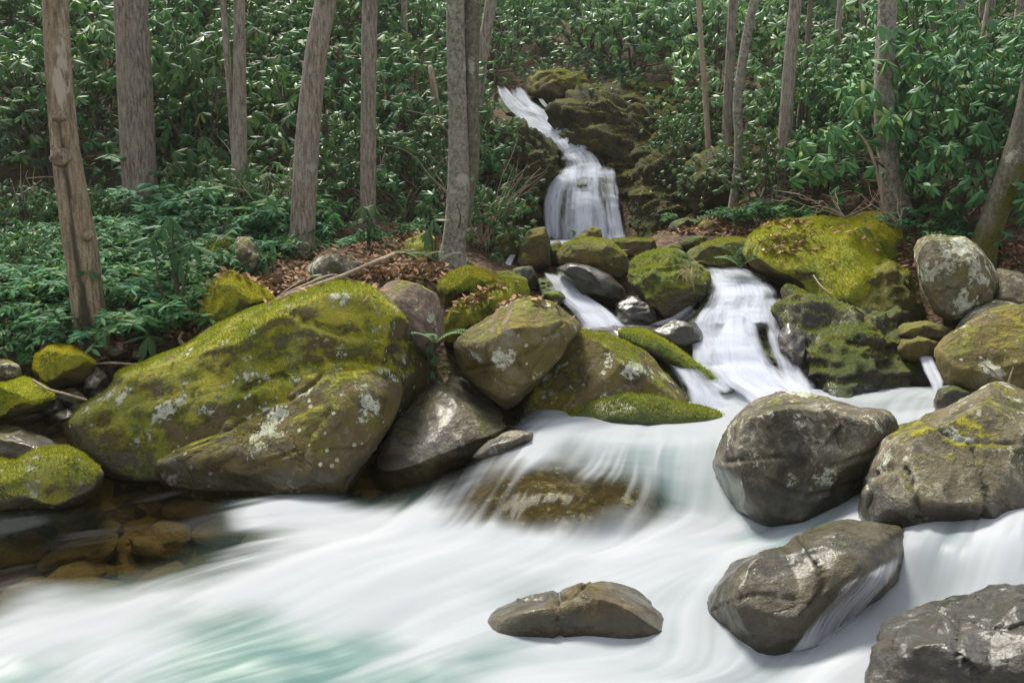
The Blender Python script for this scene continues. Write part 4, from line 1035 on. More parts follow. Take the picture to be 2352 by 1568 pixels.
def trunk_obj(name, cs, rs, mat, parent, seed=0, rot=False, moss_h=.7, **kw):
    v, f, uv, arc, tt, aa = tube(cs, rs, seed=seed, **kw)
    at = {'low': np.exp(-aa.ravel() / moss_h)}
    if rot:
        tot = arc[-1]
        wob = fbm(np.stack([aa.ravel() * 1.6, 0 * aa.ravel(), 0 * aa.ravel()], -1), 4, 61, .6).reshape(tt.shape)
        wid = .22 + .40 * sstep(1.6, .3, aa) + .12 * wob
        band = np.exp(-((((tt - 4.45 + .35 * wob) + pi) % (2 * pi) - pi) / wid) ** 2)
        lowp = sstep(2.75, 2.1, aa) * .98
        nz = fbm(np.stack([tt.ravel() * 5, aa.ravel() * 3.5, 0 * aa.ravel()], -1), 4, 3, .6).reshape(tt.shape)
        at['rot'] = sstep(.35, .75, band * lowp * 1.25 + nz * .75 * (band > .04) * (lowp > .1)).ravel()
    base = np.asarray(parent.location)
    return link(name, mk_mesh(name, v - base, f, attrs=at, uv=uv), M[mat], parent)


def px_path(pts):
    """[(px, py, Y, width px)] bottom first -> centres and radii"""
    cs = [P(a, b, Y) for a, b, Y, w in pts]
    rs = [w / 2 * Y / F for a, b, Y, w in pts]
    return cs, rs


def twigs(cs, rs, n, seed, lo=.3, hi=1.0, ln=.9, toward=None):
    """thin bare branches leaving a trunk: one mesh per branch"""
    r = np.random.default_rng(seed); out = []
    c = spl(cs, 60); rr = spl(np.asarray(rs)[:, None], 60)[:, 0]
    for k in range(n):
        i = int(60 * r.uniform(lo, hi)) - 1
        a = r.uniform(0, 2 * pi); d = np.array([cos(a), sin(a) * .7 - .2, r.uniform(-.1, .5)]); d /= np.linalg.norm(d)
        L = ln * r.uniform(.5, 1.2)
        p = [c[i]]
        for q in range(5):
            d = d + r.normal(size=3) * .22; d /= np.linalg.norm(d); p.append(p[-1] + d * L / 5)
        out.append((p, [max(.006, rr[i] * .10)] * 1 + list(np.linspace(max(.006, rr[i] * .09), .003, 5))))
    return out


def tree(label, pts, mat='bark', seed=0, rough=.05, extra=None, nb=0, flare=0.0, blo=.4, bln=.9, rot=False, group=None, moss_h=.5, name='tree', cat='tree', vfreq=.5, ridge=9, sink=.35, extra_mat=None):
    cs, rs = px_path(pts)
    rs = [x * (.86 if pts[0][3] > 95 else .95) for x in rs]
    cs = [cs[0] - np.array([0, 0, sink])] + cs; rs = [rs[0]] + rs
    root = thing(name, label, cat, tuple(cs[1]), group)
    trunk_obj('trunk', cs, rs, mat, root, seed, rot=rot, rough=rough, flare=flare, moss_h=moss_h, vfreq=vfreq, ridge=ridge)
    for e in extra or []:
        c2, r2 = px_path(e)
        trunk_obj('trunk', c2, r2, extra_mat or mat, root, seed + 9, rough=rough, moss_h=.01, vfreq=vfreq, ridge=ridge)
    for p, r in twigs(cs, rs, nb, seed + 3, blo, 1.0, bln):
        v, f, uv, *_ = tube(p, r, sides=6, seed=seed, rough=.05, step=.05)
        link('branch', mk_mesh('branch', v - np.asarray(root.location), f, uv=uv, attrs={'low': np.zeros(len(v))}), M['twig'], root)
    return root


t1 = tree('dead tan trunk with a black rotted split, leftmost of the trunks',
          [(222, 815, 8.3, 100), (205, 720, 8.3, 86), (190, 600, 8.3, 84), (172, 480, 8.3, 78), (155, 370, 8.3, 70), (142, 250, 8.3, 66), (132, 100, 8.3, 64), (126, 0, 8.3, 60), (116, -220, 8.3, 56)], 'bark_dead', 2, .09, flare=.25, rot=True, ridge=7, sink=.5)
# knots on the dead trunk
for (kx, ky, kr) in ((136, 268, .06), (140, 358, .085), (200, 540, .05)):
    n, f = ico(3)
    q = n * (1 + .5 * fbm(n * 2.4 + kx, 3, int(ky)))[:, None] * np.array([1, .9, .8]) * kr
    q[:, 2] -= .35 * np.maximum(0, -q[:, 1])
    c = P(kx, ky, 8.3 - .085)
    link('knot', mk_mesh('knot', q + (c - np.asarray(t1.location)), f, attrs={'low': np.zeros(len(q)), 'rot': np.zeros(len(q))}, uv=q[:, :2]), M['bark_dead'], t1)
tree('thickest straight grey trunk, second from the left', [(330, 600, 11.6, 102), (325, 480, 11.6, 92), (318, 350, 11.6, 88), (310, 200, 11.6, 86), (300, 0, 11.6, 82), (290, -240, 11.6, 78)], 'bark', 3, .035, ridge=16, sink=.5)
tree('slender pale trunk with a thinner stem splitting off on its left', [(556, 560, 11.2, 40), (552, 430, 11.2, 37), (550, 330, 11.2, 35), (550, 150, 11.2, 29), (549, 0, 11.2, 26), (546, -230, 11.2, 24)], 'bark_tan', 4, .05,
     extra=[[(550, 420, 11.25, 22), (538, 330, 11.25, 17), (524, 150, 11.25, 15), (513, 0, 11.25, 13), (505, -230, 11.25, 12)]], nb=3, blo=.3)
tree('leaning brown trunk behind the grey boulder, flared at its foot', [(696, 598, 10.4, 72), (694, 560, 10.4, 62), (700, 420, 10.4, 58), (712, 250, 10.4, 55), (730, 100, 10.4, 52), (748, 0, 10.4, 50), (785, -240, 10.4, 47)], 'bark_tan', 5, .04, flare=.25, ridge=14, nb=0)
tree('slim straight trunk between the leaning one and the twin tree', [(842, 590, 11.2, 44), (845, 480, 11.2, 37), (846, 300, 11.2, 36), (848, 100, 11.2, 36), (849, 0, 11.2, 35), (850, -240, 11.2, 33)], 'bark_tan', 6, .035, ridge=14)
tree('twin-stemmed lichened tree with mossy roots at the top of the bank', [(1034, 622, 10.5, 80), (1042, 560, 10.5, 58), (1052, 450, 10.5, 54), (1052, 300, 10.5, 44), (1048, 150, 10.5, 42), (1046, 0, 10.5, 42), (1042, -240, 10.5, 40)], 'bark_grey', 7, .05, flare=.45, moss_h=.3,
     extra_mat='bark_moss', extra=[[(1066, 520, 10.58, 30), (1074, 430, 10.60, 36), (1082, 380, 10.62, 38), (1080, 200, 10.64, 38), (1084, 0, 10.64, 40), (1088, -240, 10.64, 40)]], nb=9, blo=.2, bln=.9)  # right stem takes the darker mossy bark to paint in its shade
tree('brown trunk just behind the twin tree at the head of the falls', [(1085, 420, 15.5, 28), (1095, 250, 15.5, 27), (1112, 100, 15.5, 27), (1128, 0, 15.5, 27), (1150, -240, 15.5, 25)], 'bark_tan', 8, .04, nb=4, blo=.3)
tree('thin reddish dead stem left of the paired trunks on the right', [(1632, 420, 15, 15), (1622, 250, 15, 13), (1612, 120, 15, 12), (1605, 0, 15, 11), (1598, -200, 15, 9)], 'palewood', 9, .05)
tree('straight grey trunk rising from the leaf-covered ledge', [(1668, 405, 14.6, 27), (1670, 300, 14.6, 23), (1676, 150, 14.6, 22), (1684, 0, 14.6, 21), (1692, -230, 14.6, 20)], 'bark', 10, .05, flare=.4, ridge=6)
tree('curved thin lichened trunk bowing left above the cliff', [(1683, 488, 13.2, 24), (1692, 400, 13.2, 19), (1697, 320, 13.2, 20), (1694, 240, 13.2, 22), (1706, 140, 13.2, 22), (1724, 40, 13.2, 21), (1735, -20, 13.2, 20), (1752, -230, 13.2, 18)], 'bark_grey', 11, .06, flare=.4, nb=3)
tree('pale straight trunk leaning slightly right above the low shrubs', [(1790, 450, 12.6, 37), (1798, 380, 12.6, 33), (1808, 230, 12.6, 31), (1818, 100, 12.6, 29), (1828, 0, 12.6, 28), (1846, -230, 12.6, 26)], 'bark_tan', 12, .04, ridge=12)
tree('thin mossy trunk half hidden behind the pale straight one', [(1822, 450, 14.9, 16), (1832, 320, 14.9, 15), (1846, 200, 14.9, 15), (1858, 60, 14.9, 13), (1868, -100, 14.9, 12)], 'bark_moss', 13, .06)
tree('shaggy-barked broad trunk, largest on the right', [(2062, 500, 11.2, 70), (2052, 440, 11.2, 58), (2038, 340, 11.2, 48), (2030, 230, 11.2, 47), (2034, 100, 11.2, 44), (2038, 0, 11.2, 42), (2042, -230, 11.2, 40)], 'bark_grey', 14, .09, nb=5, blo=.3, ridge=10, vfreq=1.6)
tree('thin dark mossy trunk joining a paler one behind the right shrub', [(2162, 330, 14.6, 17), (2152, 180, 14.6, 15), (2143, 60, 14.6, 14), (2137, -30, 14.6, 13), (2130, -220, 14.6, 12)], 'bark_moss', 15, .06)
tree('crooked pale trunk rising behind the right shrub', [(2172, 330, 14.3, 28), (2180, 190, 14.3, 25), (2192, 100, 14.3, 27), (2204, 0, 14.3, 27), (2212, -220, 14.3, 25)], 'bark_grey', 16, .07)
tree('straight grey trunk near the top right corner', [(2255, 330, 15.5, 20), (2256, 150, 15.5, 19), (2259, 0, 15.5, 19), (2262, -220, 15.5, 18)], 'bark_grey', 17, .05)
tree('slanting dark trunk crossing at the top right corner', [(2238, 300, 15.1, 22), (2252, 150, 15.1, 21), (2272, 30, 15.1, 22), (2285, -60, 15.1, 21), (2306, -220, 15.1, 20)], 'bark', 18, .05)
tree('mossy trunk leaning in from the right edge above the boulders', [(2255, 585, 9.9, 66), (2272, 530, 9.9, 58), (2312, 420, 9.9, 58), (2345, 320, 9.9, 56), (2372, 200, 9.9, 54), (2395, 50, 9.9, 52), (2415, -200, 9.9, 50)], 'bark_moss', 19, .06, flare=.3, moss_h=1.2)
for k, (lb, a, w, Yd) in enumerate([('hazy thin trunk between the slim trunk and the twin tree', (932, 300, 928, -30), 15, 17.5), ('hazy leaning stem beside the slim straight trunk', (862, 330, 866, -30), 12, 16.5),
                                    ('faint broad trunk in the bright thicket above the falls', (1466, 230, 1462, -30), 22, 23), ('faint thin trunk high up in the thicket left of the falls', (955, 200, 951, -30), 10, 21),
                                    ('slim pale trunk between the pale straight one and the shaggy one', (1925, 260, 1932, -30), 14, 17), ('thin pale trunk just left of the shaggy-barked one', (1985, 240, 1978, -30), 10, 18), ('slim grey trunk just right of the shaggy-barked one', (2098, 240, 2092, -30), 14, 17.5), ('distant thin trunk above the curved one', (1770, 200, 1776, -30), 10, 20), ('far slim trunk at the right edge of the hillside', (2335, 250, 2345, -30), 18, 17)]):
    tree(lb, [(a[0], a[1] + 100, Yd, w * 1.1), (a[0] - 2, (a[1] + a[3]) / 2, Yd, w), (a[2], a[3], Yd, w * .95), (a[2] - 2, -200, Yd, w * .9)], 'bark_tan', 30 + k, .05)
# broken stump and logs
tree('broken orange-brown stump behind the twin tree', [(1016, 400, 13.6, 32), (1008, 300, 13.6, 24), (1000, 230, 13.6, 18), (990, 165, 13.6, 14), (986, 150, 13.6, 4)], 'bark_dead', 41, .08, name='tree_stump', cat='stump')


def stick(name, label, cat, pts, mat='palewood', seed=0, group=None, step=.04):
    cs, rs = px_path(pts)
    o = np.asarray(cs[0])
    v, f, uv, *_ = tube(cs, rs, sides=10, seed=seed, rough=.10, step=step)
    ob = link(name, mk_mesh(name, v - o, f, uv=uv, attrs={'low': np.zeros(len(v))}), M[mat], None, o)
    return tag(ob, label, cat, group)


stick('fallen_log', 'fallen pale log sloping down through the shrubs toward the twin tree', 'log', [(945, 372, 13.3, 12), (980, 415, 13.0, 14), (1015, 455, 12.7, 15), (1060, 500, 12.4, 14)], 'bark_tan', 3)
stick('fallen_log', 'broken plank of pale wood under the leftmost shrubs', 'log', [(45, 768, 8.4, 10), (80, 780, 8.35, 16), (118, 795, 8.3, 14), (122, 797, 8.3, 3)], 'palewood', 4)
stick('root', 'pale root lying along the crest of the huge mossy boulder', 'root', [(575, 725, 8.2, 6), (620, 698, 8.3, 9), (680, 672, 8.4, 11), (740, 650, 8.5, 11), (790, 632, 8.7, 10), (840, 610, 9.2, 9), (905, 585, 9.9, 12)], 'palewood', 5)
stick('root', 'thinner pale root just above the crest root', 'root', [(600, 700, 8.5, 5), (650, 678, 8.6, 7), (700, 655, 8.75, 7), (760, 632, 9.0, 6), (800, 640, 9.1, 5)], 'palewood', 6)
stick('root', 'curled pale root on the leaf litter left of the huge boulder crest', 'root', [(420, 762, 8.3, 5), (412, 780, 8.25, 9), (430, 795, 8.15, 10), (455, 790, 8.15, 10), (478, 775, 8.2, 7)], 'palewood', 7)
stick('twig', 'long thin twig bridging the dark gap at the left boulder tail', 'twig', [(205, 838, 7.85, 5), (250, 833, 7.8, 5), (300, 836, 7.75, 5), (330, 840, 7.7, 4)], 'palewood', 8)
stick('twig', 'forked brown twig over the stones on the left bank', 'twig', [(76, 873, 7.4, 6), (110, 893, 7.35, 6), (150, 904, 7.3, 6), (200, 918, 7.3, 5)], 'palewood', 9)
stick('twig', 'straight dry twig above the crest of the huge boulder', 'twig', [(630, 690, 8.7, 3), (660, 665, 8.8, 4), (700, 640, 9.0, 3)], 'palewood', 10)
stick('twig', 'pale forked twig standing on top of the right grey boulder', 'twig', [(2312, 885, 6.4, 5), (2290, 860, 6.4, 5), (2262, 838, 6.4, 4), (2258, 834, 6.4, 2)], 'palewood', 11)
stick('twig', 'short upright twig beside the forked one on the right grey boulder', 'twig', [(2316, 886, 6.4, 5), (2320, 865, 6.4, 4), (2328, 842, 6.4, 3)], 'palewood', 12)
stick('sapling', 'bleached dead sapling arching over the mossy bank', 'sapling', [(2030, 492, 10.9, 9), (2024, 440, 10.9, 9), (2012, 390, 10.9, 8), (1998, 345, 10.9, 7), (1978, 312, 10.9, 5), (1960, 300, 10.9, 3)], 'palewood', 13)
stick('dead_branch', 'dry branch hanging over the dark ledge below the mossy bank', 'branch', [(1868, 632, 9.75, 4), (1890, 662, 9.6, 5), (1925, 685, 9.5, 5), (1965, 700, 9.4, 4)], 'palewood', 14)
stick('dead_branch', 'second dry branch beside the one over the dark ledge', 'branch', [(1880, 640, 9.75, 3), (1905, 650, 9.65, 4), (1945, 672, 9.55, 4), (1975, 692, 9.45, 3)], 'palewood', 15)
stick('dead_branch', 'crooked bare stem rising through the low shrub right of the fall', 'branch', [(1748, 520, 12.2, 6), (1750, 490, 12.2, 6), (1746, 460, 12.2, 5), (1756, 430, 12.2, 4)], 'palewood', 16)


# ------------------------------------------------------------------ leaves
def whorls(pos, axis, r, nleaf=(7, 10), L=.13, W=.040, droop=(.35, 1.05)):
    """rosettes of drooping leaves at shoot tips"""
    O, D, U, LL_, WW, DR = [], [], [], [], [], []
    for p, a in zip(pos, axis):
        a = a / np.linalg.norm(a)
        ref = np.array([1, 0, 0]) if abs(a[0]) < .8 else np.array([0, 1, 0])
        e1 = np.cross(a, ref); e1 /= np.linalg.norm(e1); e2 = np.cross(a, e1)
        k = r.integers(*nleaf)
        tilt = r.uniform(*droop)
        ph0 = r.uniform(0, 6.28)
        for i in range(k):
            ph = ph0 + 2 * pi * i / k + r.normal() * .2
            rad = e1 * cos(ph) + e2 * sin(ph)
            tl = tilt + r.normal() * .18
            d = rad * cos(tl) - a * sin(tl)
            u = a * cos(tl) + rad * sin(tl)
            l = L * r.uniform(.7, 1.15)
            O.append(p + a * r.uniform(-.012, .012) + rad * .008); D.append(d); U.append(u); LL_.append(l); WW.append(W * r.uniform(.85, 1.15) * l / L); DR.append(r.uniform(.05, .35))
    return np.array(O), np.array(D), np.array(U), np.array(LL_), np.array(WW), np.array(DR)


def merge(parts):
    V, Fc, o = [], [], 0
    for v, f in parts:
        V.append(v); Fc.append(f + o); o += len(v)
    return np.vstack(V), np.vstack(Fc)


def rhodo_meshes(seed, rx=1.0, h=1.7, nb=15, per=13, L=.16, spread=.25, base_gap=.25):
    r = np.random.default_rng(seed)
    pos, ax, stems = [], [], []
    for b in range(nb):
        a = 2 * pi * b / nb * 1.618 * 2 + r.normal() * .3
        el = r.uniform(.05, 1.0)
        rad = rx * math.sqrt(max(.05, 1 - (el * .95) ** 2)) * r.uniform(.7, 1.1)
        tip = np.array([cos(a) * rad, sin(a) * rad, base_gap + (h - base_gap) * el * r.uniform(.85, 1.1)])
        mid = tip * np.array([.35, .35, .45]) + r.normal(size=3) * .08
        p0 = np.array([cos(a) * .08, sin(a) * .08, -.15])
        v, f, *_ = tube([p0, p0 * .5 + mid * .5 + r.normal(size=3) * .05, mid, (mid + tip) / 2 + r.normal(size=3) * .06, tip], [.022, .018, .014, .010, .005], sides=5, rough=.0, step=.14)
        stems.append((v, f))
        for k in range(per):
            o = r.normal(size=3) * spread * np.array([1, 1, .75])
            p = tip + o
            d = np.array([p[0], p[1], 0]) / rx * .55 + o * 1.2 + np.array([0, 0, .75]) + r.normal(size=3) * .18
            pos.append(p); ax.append(d)
            if k % 3 == 0:
                v, f, *_ = tube([mid * .4 + tip * .6, (mid * .2 + tip * .3 + p * .5) + r.normal(size=3) * .03, p], [.007, .005, .003], sides=4, rough=0, step=.15)
                stems.append((v, f))
    O, D, U, l, w, dp = whorls(pos, ax, r, L=L, W=L * .33)
    v, f = leaf_batch(O, D, U, l, w, 3, .10, dp)
    lm = mk_mesh('foliage', v, f)
    sv, sf = merge(stems)
    sm = mk_mesh('stems', sv, sf, attrs={'low': np.zeros(len(sv))}, uv=sv[:, :2])
    sm.materials.append(M['stem'])
    return lm, sm


RH = [rhodo_meshes(500 + i, rx=[1.0, .9, 1.15, .8, 1.05][i], h=[1.7, 2.0, 1.5, 1.3, 2.2][i], L=[.155, .135, .17, .125, .16][i]) for i in range(5)]
for lm, sm in RH: lm.materials.append(M['rhodo'])
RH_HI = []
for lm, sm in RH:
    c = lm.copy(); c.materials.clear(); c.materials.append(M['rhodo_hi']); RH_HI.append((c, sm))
PROTO = {}


def shrub(kind, loc, rz, sc, label, group=None, hi=False, name='rhododendron_shrub'):
    key = (kind, hi)
    if key not in PROTO:
        root = thing(name, label, 'shrub', loc)
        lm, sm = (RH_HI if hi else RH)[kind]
        link('foliage', lm, None, root); link('stems', sm, None, root)
        PROTO[key] = root; o = root
    else:
        o = copy_tree(PROTO[key], label)
        if 'group' in o: del o['group']
    o['label'] = label
    if group: o['group'] = group
    o.location = loc; o.rotation_euler = (rng.uniform(-.12, .12), rng.uniform(-.12, .12), rz)
    s = sc
    o.scale = (s, s, s * rng.uniform(.9, 1.1))
    return o


def inside(px, py, poly):
    c = False; n = len(poly); j = n - 1
    for i in range(n):
        xi, yi = poly[i]; xj, yj = poly[j]
        if (yi > py) != (yj > py) and px < (xj - xi) * (py - yi) / (yj - yi) + xi: c = not c
        j = i
    return c


KEEP = [(1125, 190), (1200, 180), (1350, 150), (1420, 185), (1520, 260), (1610, 330), (1700, 350), (1720, 480), (1560, 560), (1240, 580), (1200, 420), (1235, 350)]
KEEP3 = [(1765, 150), (1845, 150), (1835, 400), (1765, 400)]
KEEP4 = [(1655, 250), (1715, 250), (1715, 480), (1655, 480)]
KEEP5 = [(815, 150), (875, 150), (875, 540), (815, 540)]
KEEP2 = [(1500, 470), (1700, 440), (1720, 540), (1500, 560)]
placed = []


def crown_ok(x, y, z, r, h):
    for fx in (-.9, -.45, 0, .45, .9):
        for fz in (.15, .5, 1.0):
            a, b = proj((x + r * fx, y, z + h * fz))
            if y < 20.5 and inside(a, b, KEEP): return False
            if y < 14.5 and inside(a, b, KEEP2): return False
            if y < 13.4 and (inside(a, b, KEEP3) or inside(a, b, KEEP4)): return False
            if y < 12.4 and inside(a, b, KEEP5): return False
    return True


cand = 0
hill = []
for Yb in np.arange(12.6, 36, .1):
    for _ in range(5):
        x = rng.uniform(-.62, .62) * Yb
        y = Yb + rng.uniform(-.1, .1)
        z = float(ground_z(x, y))
        sc = rng.uniform(.75, 1.15) * (1.0 if y < 20 else 1.2)
        k = int(rng.integers(0, 5))
        r_, h_ = [1.0, .9, 1.15, .8, 1.05][k] * sc, [1.7, 2.0, 1.5, 1.3, 2.2][k] * sc
        a, b = proj((x, y, z + h_))
        if b < -160 or b > 540: continue
        md = .95 + .05 * max(0, y - 14)
        if any((x - q[0]) ** 2 + (y - q[1]) ** 2 < (md * (.8 + .2 * sc)) ** 2 for q in hill): continue
        if not crown_ok(x, y, z, r_, h_): continue
        hill.append((x, y, z, sc, k))
for (x, y, z, sc, k) in hill[:265]:
    a, b = proj((x, y, z + 1))
    if y > 19:
        if a < 1000: lb, g = 'rhododendron high on the wooded slope left of the falls', 'rhododendrons high on the left slope'
        elif a < 1600: lb, g = 'bright rhododendron in the sunlit thicket above the falls', 'rhododendrons above the falls'
        else: lb, g = 'rhododendron high on the wooded slope right of the falls', 'rhododendrons high on the right slope'
    elif a < 1150: lb, g = 'dark glossy rhododendron low on the slope behind the left trunks', 'rhododendrons behind the left trunks'
    else: lb, g = 'dark glossy rhododendron low on the slope behind the right trunks', 'rhododendrons behind the right trunks'
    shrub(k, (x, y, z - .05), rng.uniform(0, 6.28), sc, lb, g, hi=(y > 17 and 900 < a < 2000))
print('hill shrubs', len(hill))

# shrubs one can point to (px, py of the base, kind, scale)
for px, py, k, sc, lb in [
        (1120, 600, 3, .62, 'drooping rhododendron between the twin tree and the upper fall'),
        (1140, 520, 4, .55, 'rhododendron overhanging the dark cliff left of the upper fall'),
        (925, 530, 2, .70, 'rhododendron filling the gap left of the twin tree'),
        (775, 530, 1, .62, 'rhododendron between the leaning trunk and the slim trunk'),
        (620, 560, 3, .65, 'rhododendron at the foot of the slender double trunk'),
        (1790, 520, 3, .72, 'low rhododendron with pale leaves at the left end of the mossy bank'),
        (1900, 500, 3, .70, 'low rhododendron behind the middle of the mossy bank'),
        (2120, 520, 2, .95, 'big bright rhododendron right of the shaggy-barked trunk'),
        (2230, 540, 4, .78, 'tall glossy rhododendron in front of the crooked pale trunk'),
        (2330, 560, 1, .8, 'rhododendron behind the mossy trunk leaning in at right'),
        (2110, 470, 3, .6, 'small rhododendron at the base of the shaggy-barked trunk')]:
    p = hit(px, py)
    if p is None: continue
    shrub(k, (p[0], p[1] + .5, float(ground_z(p[0], p[1] + .5)) - .05), rng.uniform(0, 6.28), sc, lb)


for px, py, sc, lb in ((40, 575, .55, 'bushy rhododendron at the left edge behind the dead trunk'), (120, 560, .5, 'low rhododendron just left of the dead trunk'), (255, 555, .5, 'rhododendron between the dead trunk and the thickest trunk'), (430, 520, .55, 'rhododendron in the dog-hobble right of the thickest trunk'),
                        (560, 540, .5, 'rhododendron just right of the slender pale trunk foot'), (500, 590, .4, 'small rhododendron above the lichen-blotched stone'), (70, 660, .42, 'low rhododendron amid the dog-hobble at the left edge')):
    p = hit(px, py)
    if p is not None: shrub(3, (p[0], p[1], p[2] - .05), rng.uniform(0, 6.28), sc, lb)


# large-leaved sprigs close to the camera
def sprig(label, px, py, Y, wh, L=.20):
    r = np.random.default_rng(int(px * 7 + py))
    base = P(px, py, Y); g = np.array([base[0], base[1] + .05, float(ground_z(base[0], base[1] + .05)) - .05])
    root = thing('rhododendron_sprig', label, 'sprig', tuple(g))
    pos = [P(a, b, Y) for a, b in wh]
    ax = [np.array([r.normal() * .25, -.45, .9]) for _ in wh]
    O, D, U, l, w, dp = whorls(pos, ax, r, (6, 9), L, L * .29, (.35, .95))
    v, f = leaf_batch(O, D, U, l, w, 5, .09, dp)
    link('foliage', mk_mesh('foliage', v - g, f), M['rhodo'], root)
    st = []
    for p in pos:
        v, f, *_ = tube([g, g * .5 + p * .5 + r.normal(size=3) * .03, p], [.012, .009, .005], sides=6, rough=0, step=.08)
        st.append((v, f))
    v, f = merge(st)
    link('stems', mk_mesh('stems', v - g, f, attrs={'low': np.zeros(len(v))}, uv=v[:, :2]), M['stem'], root)


sprig('tall sprig of long drooping leaves standing before the left shrubs', 400, 680, 8.4, [(372, 520), (395, 560), (350, 545), (412, 595), (440, 560), (390, 500)], .21)
sprig('low whorl of broad leaves left of the boulder crest', 345, 760, 8.3, [(338, 735), (352, 700), (375, 715)], .2)
sprig('whorl of broad leaves over the dark hollow behind the boulder tail', 335, 800, 8.0, [(340, 772)], .21)
sprig('upright whorl of pale leaves left of the twin tree', 993, 590, 10.2, [(995, 505), (985, 530)], .20)
sprig('sprig of drooping leaves in front of the slim straight trunk', 845, 580, 10.6, [(832, 475), (845, 500), (858, 470)], .17)
sprig('small whorl beside the lichen-blotched stone', 622, 620, 9.4, [(622, 578), (612, 600)], .16)
sprig('bright small whorl on the grey boulder beside the leaning trunk', 735, 660, 9.2, [(728, 640), (742, 632)], .12)
sprig('little green sprig on the mossy rock beside the twin tree', 1075, 640, 9.9, [(1075, 600), (1085, 612)], .10)
sprig('leafy sprig growing from the crevice beside the tan diamond boulder', 1005, 880, 8.0, [(985, 790), (1000, 815), (992, 850)], .09)


# dog-hobble: arching stems with leaves in two rows
def hobble_mesh(seed, ns=16, ln=.75):
    r = np.random.default_rng(seed)
    O, D, U, l_, w_, st = [], [], [], [], [], []
    for s in range(ns):
        a = r.uniform(0, 6.28); ln_ = ln * r.uniform(.6, 1.2)
        tl_ = r.uniform(.15, .8); d = np.array([cos(a) * tl_, sin(a) * tl_, .95]); p = np.array([cos(a) * .08, sin(a) * .08, -.05]); path = [p]
        hd = np.array([cos(a), sin(a), 0])
        for k in range(12):
            d = d + hd * .085 + np.array([0, 0, -r.uniform(.05, .13)]) + r.normal(size=3) * .05; d /= np.linalg.norm(d)
            p = p + d * ln_ / 12; path.append(p)
            if k > 2:
                sd = np.cross(d, [0, 0, 1]); sd /= np.linalg.norm(sd) + 1e-9
                for sg in (-1, 1):
                    for q in ((0, .5) if k % 2 else (0.2,)):
                        dd = sd * sg * .85 + d * .45 + np.array([0, 0, -.12]) + r.normal(size=3) * .38
                        O.append(p - d * ln_ / 12 * q); D.append(dd); U.append(np.array([0, 0, 1.0]) + hd * .5 + r.normal(size=3) * .35); l_.append(.105 * r.uniform(.6, 1.15)); w_.append(.033 * r.uniform(.9, 1.1))
        v, f, *_ = tube(path[::3], [.005, .004, .003, .002, .002][:len(path[::3])], sides=4, rough=0, step=.08)
        st.append((v, f))
    v, f = leaf_batch(O, D, U, np.array(l_), np.array(w_), 3, .10, .2, .85)
    lm = mk_mesh('foliage', v, f); lm.materials.append(M['hobble'])
    v, f = merge(st); sm = mk_mesh('stems', v, f, attrs={'low': np.zeros(len(v))}, uv=v[:, :2]); sm.materials.append(M['stem'])
    return lm, sm


HB = []
for i in range(4):
    lm, sm = hobble_mesh(700 + i)
    HB.append((lm, sm))
HP = {}


def hobble(p, sc, label, group):
    k = int(rng.integers(0, 4))
    if k not in HP:
        o = thing('dog_hobble', label, 'shrub'); link('foliage', HB[k][0], None, o); link('stems', HB[k][1], None, o); HP[k] = o
    else:
        o = copy_tree(HP[k], label)
    tag(o, label, 'shrub', group)
    o.location = p; o.rotation_euler = (rng.uniform(-.15, .15), rng.uniform(-.15, .15), rng.uniform(0, 6.28)); o.scale = (sc,) * 3


HPOLY = [(-60, 600), (60, 560), (300, 510), (480, 500), (640, 540), (650, 590), (560, 600), (450, 640), (450, 720), (430, 760), (290, 790), (250, 790), (60, 800), (-60, 790)]
hb = []
tries = 0
while len(hb) < 88 and tries < 6000:
    tries += 1
    px, py = rng.uniform(-80, 660), rng.uniform(480, 810)
    if not inside(px, py, HPOLY): continue
    p = hit(px, py)
    if p is None or any((p[0] - q[0]) ** 2 + (p[1] - q[1]) ** 2 < .27 ** 2 for q in hb): continue
    hb.append(p)
for p in hb:
    a, b = proj(p)
    hobble(p, rng.uniform(.75, 1.15), 'arching dog-hobble with rows of narrow leaves in the left bank thicket', 'dog-hobble thicket on the left bank')
for px, py in ((1740, 500), (1780, 512), (1830, 505), (1700, 505), (1860, 500), (2120, 530), (2180, 540), (2080, 510), (2240, 560)):
    p = hit(px, py)
    if p is not None: hobble(p, .7, 'low dog-hobble along the top edge of the mossy bank', 'dog-hobble behind the mossy bank')
for px, py, lb in ((770, 575, 'dog-hobble between the leaning and the slim trunk'), (665, 560, 'dog-hobble against the left side of the leaning trunk'), (900, 545, 'dog-hobble right of the slim straight trunk')):
    p = hit(px, py)
    if p is not None: hobble(p, .75, lb, None)


